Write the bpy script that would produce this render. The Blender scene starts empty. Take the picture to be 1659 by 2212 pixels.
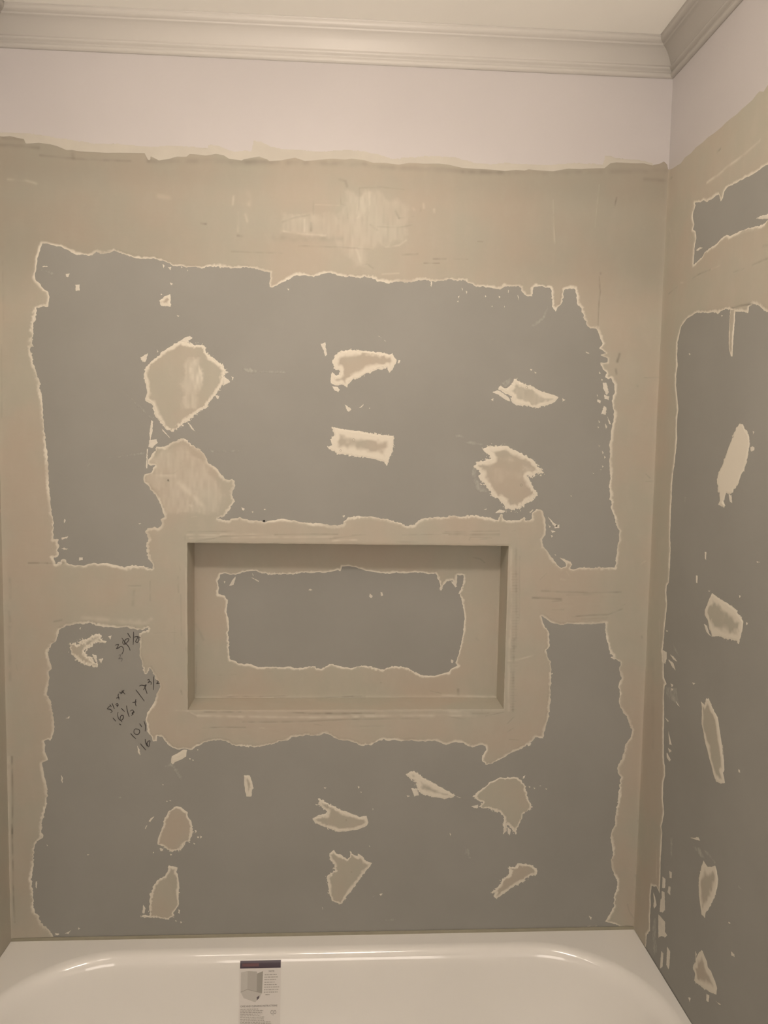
import bpy, bmesh, math, random
import numpy as np
from mathutils import Vector

# ---------------------------------------------------------------- camera, world, lights, exposure
SC = bpy.context.scene
RIM = 0.38            # height of the tub rim above the floor
W = 1.524             # alcove width (60 in)
CEIL = RIM + 2.1116
CROWN = RIM + 2.0463
cd = bpy.data.cameras.new('camera')
cam = bpy.data.objects.new('camera', cd); SC.collection.objects.link(cam)
cd.sensor_fit = 'VERTICAL'; cd.sensor_height = 36.0; cd.lens = 36.0 * 1627.6 / 2212.0
cd.clip_start = 0.02
cam.location = (0.77614, -1.76279, RIM + 1.18155)
cam.rotation_euler = (1.491425, -0.0172208, -0.0559003)
SC.camera = cam
wd = bpy.data.worlds.new('world'); SC.world = wd; wd.use_nodes = True
wd.node_tree.nodes['Background'].inputs[0].default_value = (1.0, 0.85, 0.7, 1)
wd.node_tree.nodes['Background'].inputs[1].default_value = 0.05
LAMP_WATT = 27.0      # emission strength of the lamp tubes
LAMP_COL = (1.0, 0.855, 0.74, 1)
# unseen soft fill light, added behind the camera to lift the ambient
ld = bpy.data.lights.new('ambient_fill', 'AREA'); ld.shape = 'RECTANGLE'; ld.size = 1.3; ld.size_y = 0.9
ld.energy = 14.0; ld.color = (1.0, 0.87, 0.76)
lo = bpy.data.objects.new('ambient_fill', ld); SC.collection.objects.link(lo)
lo.location = (0.76, -2.95, 1.5); lo.rotation_euler = (math.radians(90), 0, 0)
SC.view_settings.view_transform = 'Standard'; SC.view_settings.look = 'None'
SC.view_settings.exposure = 0.12; SC.view_settings.gamma = 1.0
SC.view_settings.use_curve_mapping = False

# surveyed outlines, millimetres on each wall face (across, up from the tub rim)
U = '104.2 1631.3 114.9 1631.1 130 1627.6 146.7 1625.7 160.3 1617.9 175.5 1610.8 193.8 1609.5 213.7 1609.5 221.5 1616.8 236.8 1613.3 252.2 1616.8 263 1621.2 270.6 1617.4 285.9 1612.7 301.3 1608.6 319.8 1605.5 341.4 1606.2 356.9 1604.8 367.7 1603.9 375.4 1598.6 383.1 1595.8 392.4 1592.4 406.4 1592.8 421.9 1589.3 440.6 1590.8 456.2 1588.8 468.7 1593.5 490.5 1592.9 521.5 1591.4 540.3 1592 551.2 1594.2 568.5 1592.2 584.2 1589 596.8 1585.3 607.9 1584.1 608.9 1571.7 607.1 1551.4 612.8 1550 622.2 1555 633.2 1560 647.4 1568.2 660 1574.8 669.4 1580.4 685.3 1579.6 704.3 1577.7 717 1580.5 729.6 1585.3 745.5 1585.8 761.4 1581.9 777.4 1579.2 793.3 1580.3 809.3 1577.7 825.2 1580.7 839.6 1579.2 847.7 1578.8 852.6 1571.1 867 1570 879.9 1567.2 891.1 1572.3 908.7 1572.8 928 1571.2 944.1 1575.4 963.4 1577.6 982.8 1575 998.9 1577 1018.2 1580.1 1037.7 1577.6 1050.3 1579.2 1056.8 1578.7 1066.7 1572.7 1079.9 1566.8 1099.4 1566.7 1115.8 1565.3 1128.9 1561.9 1138.7 1560.6 1145 1568.7 1161.3 1569.8 1181 1569.8 1186 1566.7 1189.5 1557.3 1194.6 1552.7 1204.6 1548.2 1213.5 1548.5 1213.9 1566 1220.3 1570.9 1233.4 1571.9 1243.4 1567.8 1254.8 1568.7 1258.5 1559.3 1259.8 1540.2 1261.3 1525.9 1269.6 1523 1279.3 1528 1285.5 1539.4 1287.2 1556.9 1287.8 1566.5 1299.3 1568.4 1312.6 1567.2 1317 1554.6 1319.7 1535.5 1325.6 1527.7 1330.8 1523.1 1336.5 1504 1341.8 1494.5 1347.3 1481.8 1355.8 1477.2 1369.1 1477.6 1373.4 1469.6 1378.3 1456.9 1383.8 1444.1 1375.9 1432.6 1394.7 1421.8 1379.8 1418.2 1398.5 1410.5 1397.2 1402.4 1380.6 1398.8 1386.2 1385.9 1396.6 1376.4 1392 1366.6 1400.6 1360.3 1407.2 1363.7 1416.2 1347.6 1416.9 1331.3 1412.7 1311.6 1415.2 1292 1418.9 1285.5 1417.7 1272.4 1414.9 1259.2 1412.4 1239.4 1413.2 1219.7 1410.4 1206.5 1412.9 1187 1412.1 1165.6 1414.7 1142.5 1415.4 1125.9 1412.7 1109.2 1418.7 1089.3 1415.1 1075.9 1421.1 1072.6 1420.2 1052.6 1429.2 1041 1431.4 1029.3 1435.5 1012.5 1442.7 1002.5 1442.1 979 1439.5 958.7 1438.5 941.8 1435.6 914.7 1405.5 913.4 1371.3 914.8 1347.5 913.9 1334.1 907.7 1327.2 912.1 1331.9 920.6 1326.6 927.3 1309.4 933.8 1288.7 943.7 1299.1 936.4 1316.5 923.8 1315.1 917 1305.1 911.9 1296.4 918.6 1285.8 930.3 1277 940.3 1269.7 953.6 1259.2 963.6 1255.3 980.3 1263.4 990.5 1265.6 1003.9 1262.2 1023.9 1258.3 1040.5 1251.1 1052.1 1241 1053.6 1229.6 1043.5 1230.1 1028.5 1215.1 1025 1211.4 1033.3 1198.2 1026.4 1181.5 1024.6 1161.4 1026 1158.6 1039.2 1152.6 1039.2 1148 1025.8 1141.3 1027.4 1124.4 1032.2 1107.7 1033.6 1094.3 1036.8 1077.7 1034.3 1064.4 1033.1 1044.7 1035.2 1024.9 1032.6 1011.6 1030.8 991.8 1028.9 975.3 1028.7 958.9 1021.9 949.2 1011.8 932.7 1010 912.8 1016.4 889.6 1022.7 866.5 1027.3 846.8 1030.4 823.8 1030.1 804.2 1028.9 791.2 1025.4 783.1 1019.7 781.5 1011.5 771.8 1007.4 755.4 1007.3 742.3 1011 729.3 1013.5 709.8 1012.3 690.2 1015.3 667.5 1017.4 651.2 1021.4 635 1022.2 622.1 1019.4 605.9 1017.6 597.9 1014.2 580.1 1017.3 560.8 1018.7 547.9 1021.8 541.4 1026.6 536.6 1023.3 522.1 1021.5 516 1016.5 503.2 1018 490.4 1022.1 503.2 1024.5 511.2 1034.4 522.1 1050.8 530.1 1060.6 525.3 1073.5 523.7 1083.2 530.1 1096.3 528.4 1109.2 523.6 1115.6 516 1110.6 506.4 1113.7 500 1121.7 490.4 1134.4 480.8 1142.3 469.7 1148.6 464.9 1159.7 460.2 1170.9 452.2 1178.8 439.6 1186.5 428.5 1194.4 417.4 1202.1 409.5 1205.2 395.3 1200.1 382.6 1193.5 369.9 1186.3 351 1185 347.8 1175.4 338.2 1162.4 330.3 1154.3 331.8 1144.7 339.6 1141.6 347.5 1141.8 339.5 1127.2 323.7 1120.5 322 1102.9 331.4 1096.6 337.7 1085.4 347.1 1074.3 354.9 1061.5 361.2 1048.6 365.9 1032.5 369 1022.8 361 1017.9 362.5 1006.5 352.9 995.1 346.6 1001.5 330.6 994.8 325.8 986.6 332.1 970.5 327.2 960.6 328.7 944.4 330.1 928.1 339.6 915.1 341.1 903.7 330 903.6 314.1 908.3 298.1 909.8 280.6 904.8 263.1 907.9 247.3 911 234.7 914.8 215.6 912.4 206.2 915.5 190.3 908.9 180.8 908.8 165 908.7 152.4 910.2 146.2 915 144.7 922.4 133.7 922.3 130.4 913.2 120.9 911.5 117.9 919.6 113.4 927.7 121.2 926.1 129.2 932.7 124.6 942.4 129.5 952.1 126.5 961.8 131.4 969.9 147.1 974.9 134.5 971.6 117.2 968.2 116 987.5 116.9 1006.8 113.6 1032.5 110.4 1064.5 108.5 1096.5 107.5 1128.3 105.1 1169.6 102.6 1201.2 98.8 1248.4 97.6 1268.4 95 1296.5 92.4 1321.5 86.7 1343.2 80.9 1361.8 76.7 1383.4 74 1402 80.2 1406.8 75.8 1417.5 80.6 1430 77.8 1442.3 82.6 1454.7 86.1 1473.3 87.9 1490.3 100.2 1494.6 114 1494.1 117.3 1511.1 114.5 1526.4 104 1533.7 95 1544.2 87.6 1553.1 86.3 1565.3 90.2 1580.7 93 1599 97.8 1614.4'
L = '143.9 768.7 151.8 767.1 166.2 772.1 182 770.5 194.8 773.9 213.8 767.4 232.9 764.1 255.2 762.6 277.6 763.7 290.4 761.1 306.4 757.8 319.2 757.9 328.9 762.9 330.5 757.9 319.2 754.5 309.5 749.5 311 734.6 309.2 711.3 310.7 691.4 315.4 674.7 318.4 658 324.8 651.3 333 664.7 339.4 654.6 345.8 642.9 355.4 627.8 357 621.1 350.4 607.7 343.8 587.5 333.9 570.7 325.7 557.2 322.4 540.3 327 513.2 335.1 499.6 338.2 489.4 348 489.4 348.1 502.9 359.5 501.2 367.5 489.3 378.9 477.3 395.2 468.7 418.1 470.3 431.1 468.5 437.7 475.3 454.1 483.7 473.8 490.5 493.5 492.1 513.2 486.9 522.8 480 536 475.5 555.7 476.4 575.6 473.9 598.7 477.2 618.5 481.2 635.1 488 654.9 490.6 664.8 498.1 681.4 499.8 701.4 503.1 718 500.7 731.3 500.6 744.6 507.4 751.3 506.3 761.4 499.4 778.2 490.7 798.3 488.9 815.1 483.7 832 476.7 855.5 477.3 872.2 486.9 885.6 490.2 899.1 488.5 912.6 490.1 929.5 486.6 953.1 489.9 970.1 486.4 990.4 486.3 1014.1 486.9 1038.2 477.4 1058.4 484.2 1078.6 481.7 1089 475.4 1106.1 471.8 1123 478.7 1135.2 473.4 1135.4 464.7 1127.2 450.7 1125.9 436.8 1136.4 428 1148.5 427.9 1161.9 436.5 1182.2 446.9 1199.1 457.3 1216.1 464.2 1233 472.9 1249.8 485 1256.4 495.5 1275.4 493.7 1276.7 505.9 1282.9 526.8 1287.3 547.7 1289.8 575.5 1289.8 603.3 1289.6 631 1290.3 658.6 1287.7 682.7 1280.5 693 1276.5 710.2 1283 720.5 1282.4 737.6 1279.9 758.1 1271.1 766.7 1265.6 778.6 1261.7 793.9 1273.9 785.4 1287.8 778.7 1308.5 772.6 1325.4 777.1 1342.5 775.5 1363.1 775.6 1383.7 775.7 1404.2 777.5 1417.9 779.2 1418.7 758.7 1423.2 734.6 1429.1 717.4 1433.1 703.6 1443.7 696.8 1435.2 693.3 1459.9 683 1457 669.1 1463.3 644.8 1457.2 624 1461.6 603.1 1459.2 578.7 1468.6 561.2 1479.7 547.2 1487.6 526.1 1495.2 512 1492.6 490.9 1481 476.9 1478.4 455.7 1470.6 434.6 1462.6 417 1464.9 402.8 1472.4 392.1 1469.9 367.2 1469.3 342.3 1465.2 313.8 1464.3 292.4 1463.4 272.5 1457 258.3 1454.4 236.8 1458.8 215.1 1461.5 193.4 1457.3 182.7 1461.4 153.7 1467.2 140.9 1474.9 128.1 1475.8 106.3 1469.5 88.2 1468.9 59 1459.2 37.3 1447.5 19.2 1470.8 15.1 1488.9 7.4 1514 4 1525.3 -48.5 55.6 -45.4 102.3 3 99.2 15.3 89.6 27.8 78.3 35.1 73.6 43.9 67.4 59.8 57.8 72.2 54.9 88 55.3 108.9 54.1 129.8 51.2 150.7 54.9 174.9 57 199 59.1 223.2 61.1 240.4 80.8 257.3 77.8 271.1 78.2 291.7 85 315.6 88.6 332.7 92.3 359.9 91.1 383.8 86.6 404.2 83.8 424.6 82.4 438.2 95.4 444.8 87.7 465.2 89.6 482 86.6 490.5 96.3 495.6 101 490.5 109.3 507.4 111.2 524.2 109.9 544.3 107.1 567.8 102.7 587.9 95 604.6 98.6 624.6 102.1 644.5 100.8 657.8 107.2 664.5 101.3 691 99.9 700.9 105 717.5 117.9 729.1 122.9 743.9 126.3 757.1 137.5 763.7'
TOP = '-4.4 1862.2 24.2 1861.5 38.6 1863.9 52.9 1860.9 70.8 1858 74.3 1849.3 99.5 1852 124.8 1849.5 139.2 1846.5 160.8 1838.4 171.7 1838.8 189.8 1837 218.8 1837 248 1836.4 277.2 1837.5 299.1 1838.3 332.1 1838.9 339.4 1834.5 339.3 1823.7 361.4 1824.5 383.5 1829 401.9 1834.4 420.3 1835.1 427.7 1841.5 446.2 1840.4 464.7 1839.3 486.9 1843.8 505.4 1840.9 516.6 1834.1 546.3 1833.4 564.9 1837.7 583.5 1841.3 602.2 1835.5 543.5 1831.5 565.8 1837.8 588.2 1839.3 606.9 1832.1 633 1834.9 663 1841.5 685.5 1835.1 708.1 1837.7 745.7 1842.8 775.8 1842.2 790.9 1844.6 821.2 1842.1 840.3 1837.3 866.8 1838.3 897.3 1835.8 920.1 1840.3 954.5 1839.8 988.9 1841.1 1012 1839.4 1042.8 1833.9 1085.6 1832.7 1108.1 1832 1140.4 1830.2 1166.1 1834.2 1185.5 1833.4 1195.1 1836.8 1224.4 1834.8 1253.6 1834.4 1269.7 1838.1 1289.1 1841.9 1318.5 1841.5 1351 1844.3 1370.6 1845 1383.3 1856.4 1399.5 1860.1 1432.3 1859.2 1465.2 1859.5 1485.2 1855.5 1501.5 1859.3 1511.2 1864.3 1519.8 1855.3 1522 1844.4 1528.7 1843.1'
SKIM = '-4.3 1865.7 17.2 1868.3 74.7 1868.9 125 1863.7 153.9 1859.5 197.3 1855.9 219 1851.4 255.5 1853.9 299.3 1852.7 335.8 1849.8 379.9 1854.1 416.7 1854.4 446.2 1853.1 468.4 1850.3 470.2 1859.4 490.6 1858.4 509.1 1851.9 527.7 1847.2 564.9 1850.4 570.4 1872.4 587.1 1871.2 609.5 1861.2 624.1 1858.2 610.5 1861.3 632.9 1856.7 670.3 1856.3 715.4 1854.4 745.5 1857.4 775.6 1859.7 805.8 1859.8 840 1855.6 866.7 1849.3 881.9 1844.4 916.1 1849.4 954.2 1853.4 992.4 1854.9 1027 1853.6 1057.9 1845.6 1053 1848.4 1069.2 1842.9 1107.8 1841.3 1139.9 1845.6 1172.2 1845.3 1237 1844.6 1301.8 1851.7 1334.4 1851.4 1367.1 1851.1 1371.2 1869.9 1385.9 1870.4 1399.2 1866.3 1432.1 1864.4 1465.1 1862.6 1485.1 1858 1505.8 1837.6 1368.1 1826.2 1237.9 1818.3 1076.4 1815.4 897.7 1817.4 708.3 1814 521.2 1810.6 306.1 1802.6 124.1 1810.1 -5.3 1826.6'
NW = '482.8 874.9 493.7 877.8 507.2 874.5 520.8 874.6 537.1 880.9 553.5 883.2 569.8 883.4 583.5 879.9 599.9 875.8 619 876.6 641 875.6 662.9 877.7 684.8 880.7 701.3 880.8 726.1 882.4 742.6 881.2 756.3 884.9 770.1 888.4 777.1 884.3 781 896.9 794.8 898.4 811.4 897.1 825.4 891.1 821.5 893 841 886.7 860.4 884.9 877.1 880.9 899.4 879.7 916.1 882.6 938.4 880.8 960.7 884.4 977.5 883.1 997.1 880.4 1015.3 882 1021.2 868 1025.8 851.1 1026.1 839.8 1031.7 841.2 1034.2 851.1 1042.4 862.5 1056.4 864 1062.4 851.3 1068 851.4 1068.7 878.2 1084.2 878.3 1084.7 857.2 1074.1 831.6 1081.5 820.3 1086.3 794.8 1089.9 766.4 1087.8 737.9 1084.1 715 1081.7 698.7 1078 678.6 1074.1 664.3 1070.1 654.2 1075.9 647.1 1061.9 641.3 1053.6 631.2 1033.9 625.4 1017 621.1 1000 621.1 985.8 622.6 965.9 631.2 951.6 639.8 934.6 644 914.9 645.4 898.1 641.1 886.9 636.8 870 640.5 853.1 645.4 836.3 646.8 819.5 643.9 808.4 640.5 787.1 643.9 770.3 646.7 756.3 650.1 745.2 646.7 734.2 639.6 720.2 640.4 717.4 645.2 698 644.4 681.4 640.4 664.7 640.4 653.6 643.8 637 642.3 614.9 643.1 592.8 643.7 576.3 642.3 565.2 646.5 551.4 651.6 537.7 649.9 526.7 652.1 518.4 657.7 506.1 661.1 503.3 685.9 504.7 714.1 503.3 710.4 500.6 727.2 504.7 735.6 501.9 752.5 501.9 766.5 496.4 783.2 499.1 797.2 500.5 811.1 493.7 820.8 477.4 826.3 476 833.2 478.7 841.6 475.2 859.6 481.4 866.6'
PB = [
('large round patch of joint compound with pale vertical trowel streaks', '393.2 1419.3 405.7 1424.3 421.4 1422.5 433.9 1418.7 452.7 1417.6 465.3 1411.7 465.3 1402.2 474.7 1391.5 485.7 1385.4 499.9 1374.8 507.8 1362.3 504.7 1346.4 503.1 1330.6 493.6 1317.7 484.1 1304.8 471.4 1288.7 465.1 1275.9 449.3 1266 438.2 1257.8 423.9 1246.4 411.2 1236.6 389.1 1220.3 376.4 1223.2 360.8 1242 351.4 1251.4 345.3 1270.3 340.6 1282.8 326.6 1288.8 329.9 1307.9 328.4 1326.7 322.3 1345.5 327.1 1361.3 339.8 1377.2 355.5 1390.2 371.2 1404.6 383.7 1411.2', 1.4, 9),
('wing shaped compound patch, flat on top, upper centre of the wall', '755.7 1398.3 766.8 1409.6 776.3 1413.7 802 1414.3 827.8 1414.3 853.6 1411.8 876.3 1408.5 889.2 1407.8 899.2 1395.3 899.3 1387.4 891.4 1374.4 883.5 1363 880.2 1370.9 878.5 1375.7 860.7 1372.1 844.6 1366.9 828.6 1360.2 815.8 1351.9 799.8 1346.8 790.2 1340.2 787.1 1328.9 774.1 1335 758.1 1333.1 749.9 1339.3 748.8 1355.2 751.3 1364.8 759.4 1357 767.4 1358.8 767.3 1366.7 756 1371.3 752.6 1383.9', 1.2, 14),
('straight edged rectangular compound patch with one screw dimple', '753.4 1237.2 778.7 1232.9 811.1 1229.6 843.7 1223.8 873 1221.1 895.9 1218.9 896.4 1189.7 885.5 1158.6 882.4 1150.4 875.7 1158.5 851.1 1164.6 825 1169 802.2 1170.2 779.4 1176.3 766.4 1174.5 753.4 1182.4 743.6 1191.9 753.2 1196.9 749.9 1208.2 757.8 1219.6', 1.0, 24),
('leaf shaped compound patch pointing right with a ragged left end', '1176.1 1358.4 1194.6 1349.8 1221.4 1340 1245 1329.2 1268.5 1323.2 1282.7 1317 1275.8 1305.5 1256.1 1296.9 1232.9 1292.2 1212.9 1294.4 1196.3 1296.7 1183 1297 1171.1 1306.5 1172.5 1316.3 1155.7 1324 1140.6 1331.8 1145.2 1343.2 1158.7 1333.8 1171.6 1343.8', 1.2, 15),
('fan shaped compound patch with bristled pale left edge', '1108.3 1191.8 1123 1198.6 1146.2 1200.6 1166.1 1199.3 1183 1191.4 1199.9 1184.5 1216.8 1175.6 1230.6 1164.3 1242.7 1151.3 1250.9 1138.3 1241.5 1138.1 1228.4 1129.6 1215 1131.1 1222 1121.3 1229.2 1106.5 1236.2 1096.7 1242.6 1085.2 1230.2 1075 1213.7 1066.5 1195.8 1051.3 1180.6 1052.8 1165.6 1051 1163.6 1062.5 1153.3 1072.3 1136.3 1082 1122.5 1098.4 1112.2 1111.4 1098.5 1124.4 1093.5 1127.6 1104.9 1134.3 1093 1145.6 1084.6 1150.4 1094.2 1162.1 1110.6 1167.3 1127.1 1170.8 1120.2 1180.5', 2.2, 14),
('C shaped smear of compound beside the pencilled numbers', '154.4 727.5 165.4 722.6 178.3 734.2 181.4 729.2 200.8 744.2 210.3 745.9 224.7 746.9 219.8 737.6 234.1 727.7 219.7 726 210.1 727.7 197.2 717.7 184.3 707.7 187.4 697.8 196.9 692.8 206.3 682.9 215.8 674.6 214.2 669.6 203 668.6 193.4 672.9 180.7 674.5 172.8 681.2 163.3 689.4 152.3 697.7 149.3 707.6 151.1 720.9', 1.8, 7),
('short bent stub of compound below the band left of the niche', '418.1 468.6 416.4 451.5 401.6 443.1 388.5 438 385.2 431.2 380.3 438.1 382 451.7 398.4 461.9 408.2 468.6', 0.6, 16),
('egg shaped compound patch low on the left', '391.3 330.4 404.4 326.1 417.5 315.6 419.1 303.5 425.7 294.7 430.6 280.8 430.6 263.4 425.6 249.6 423.9 240.9 412.3 239.3 410.6 228.9 400.7 220.3 384.1 217 371 222.4 357.8 233.1 348 234.9 349.7 250.5 358.1 274.7 364.8 298.9 374.8 317.8', 1.3, 6),
('tooth shaped compound patch with a flat foot, lowest on the left', '374 182.3 393.9 176.8 392.2 166.3 397.1 152.2 398.6 131.1 396.9 106.5 398.4 85.4 391.7 73.1 383.4 62.7 386.7 55.6 370 47 353.4 50.9 330.2 52 308.7 54.6 310.4 58.8 326.9 57.7 327.1 83.1 329 111.2 337.4 132.1 350.7 151.2 364 154.5 370.7 166.6', 1.0, 6),
('small upright bar of compound below the niche', '552.6 404.8 565.9 404.7 570.9 390.2 575.2 372.9 571.9 369.5 571 352.2 558.7 352.3 555.4 366.1 553.3 386.9', 0.7, 8),
('fish shaped compound patch with forked left end', '730.3 346.5 749.8 336.6 770.2 325.9 790.5 315.2 810.9 306.3 831.3 299 846.5 300.6 853.5 284.7 848.5 276 825 265.7 797.9 262.5 777.7 261 757.3 270 737 277.3 723.5 284.4 718.4 295 730 303.6 750.2 307.9 751.8 313.9 743.3 320.9 731.4 329.8 733 338.5', 1.0, 11),
('slanting wedge of compound pointing down to the right', '939.5 404.7 954.7 411.6 964.9 410.8 982.1 397.4 1006.3 383.2 1027 370.8 1047.8 360.1 1063.4 350.5 1055 344.9 1034.5 342.6 1007.1 346.4 986.5 353.6 974.5 359 969.1 373 965.4 387.1 953.4 390.7', 1.3, 13),
('shield shaped compound patch with jagged top, low centre', '769.8 217.1 775 208.2 788.6 202.7 802.3 191.9 809 198.9 808.8 211.3 819.1 202.3 827.6 198.7 829.2 205 839.5 198.5 848.2 187.8 863.6 181.1 855.3 169.9 843.6 155.9 830.3 134.8 816.9 117.2 803.5 99.6 788.4 79.1 766.2 86 759.1 111 755.5 132.4 751.9 150.2 765.4 157.1 772.1 164.1 770.2 178.3 759.9 192.5 758.1 204.9', 1.1, 7),
('mushroom shaped compound patch right of the slanting wedge', '1153.1 385.6 1170.1 394.2 1194.1 395.1 1213.1 395.7 1225.5 385 1236.2 374.3 1238.5 356.7 1244.3 338.9 1253.6 319.3 1241.9 307 1231.7 300 1223.8 275.3 1214.2 250.4 1201.5 268.4 1194.3 275.6 1191.4 257.8 1184.7 252.6 1184 275.7 1185.2 293.4 1174.4 306 1158.7 311.4 1141.3 316.9 1120.5 320.7 1134 332.9 1116.7 336.6 1109.4 349 1126.2 364.7 1138 373.4 1146.3 383.9', 1.5, 6),
('spoon shaped compound patch, lowest on the right', '1201.2 166.6 1215.1 166.4 1225.3 175.2 1239.3 173.2 1253.3 173 1267.5 163.8 1272.4 154.7 1268.2 144 1254.2 144.2 1237.2 130.1 1216.6 117.8 1192.7 100.2 1172.2 86.1 1165.8 91.6 1170.1 100.5 1159.5 102.5 1171.4 113.1 1181.6 123.8 1184.7 134.5 1201.8 146.8 1204.9 157.5', 1.3, 7),
('small round dab of compound near the upper left corner', '360.9 1514.9 371.9 1524.5 384.3 1529.5 385.8 1515.6 384.8 1501.6 368.6 1501.2 361.8 1505.6', 1.0, 10)]
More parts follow.
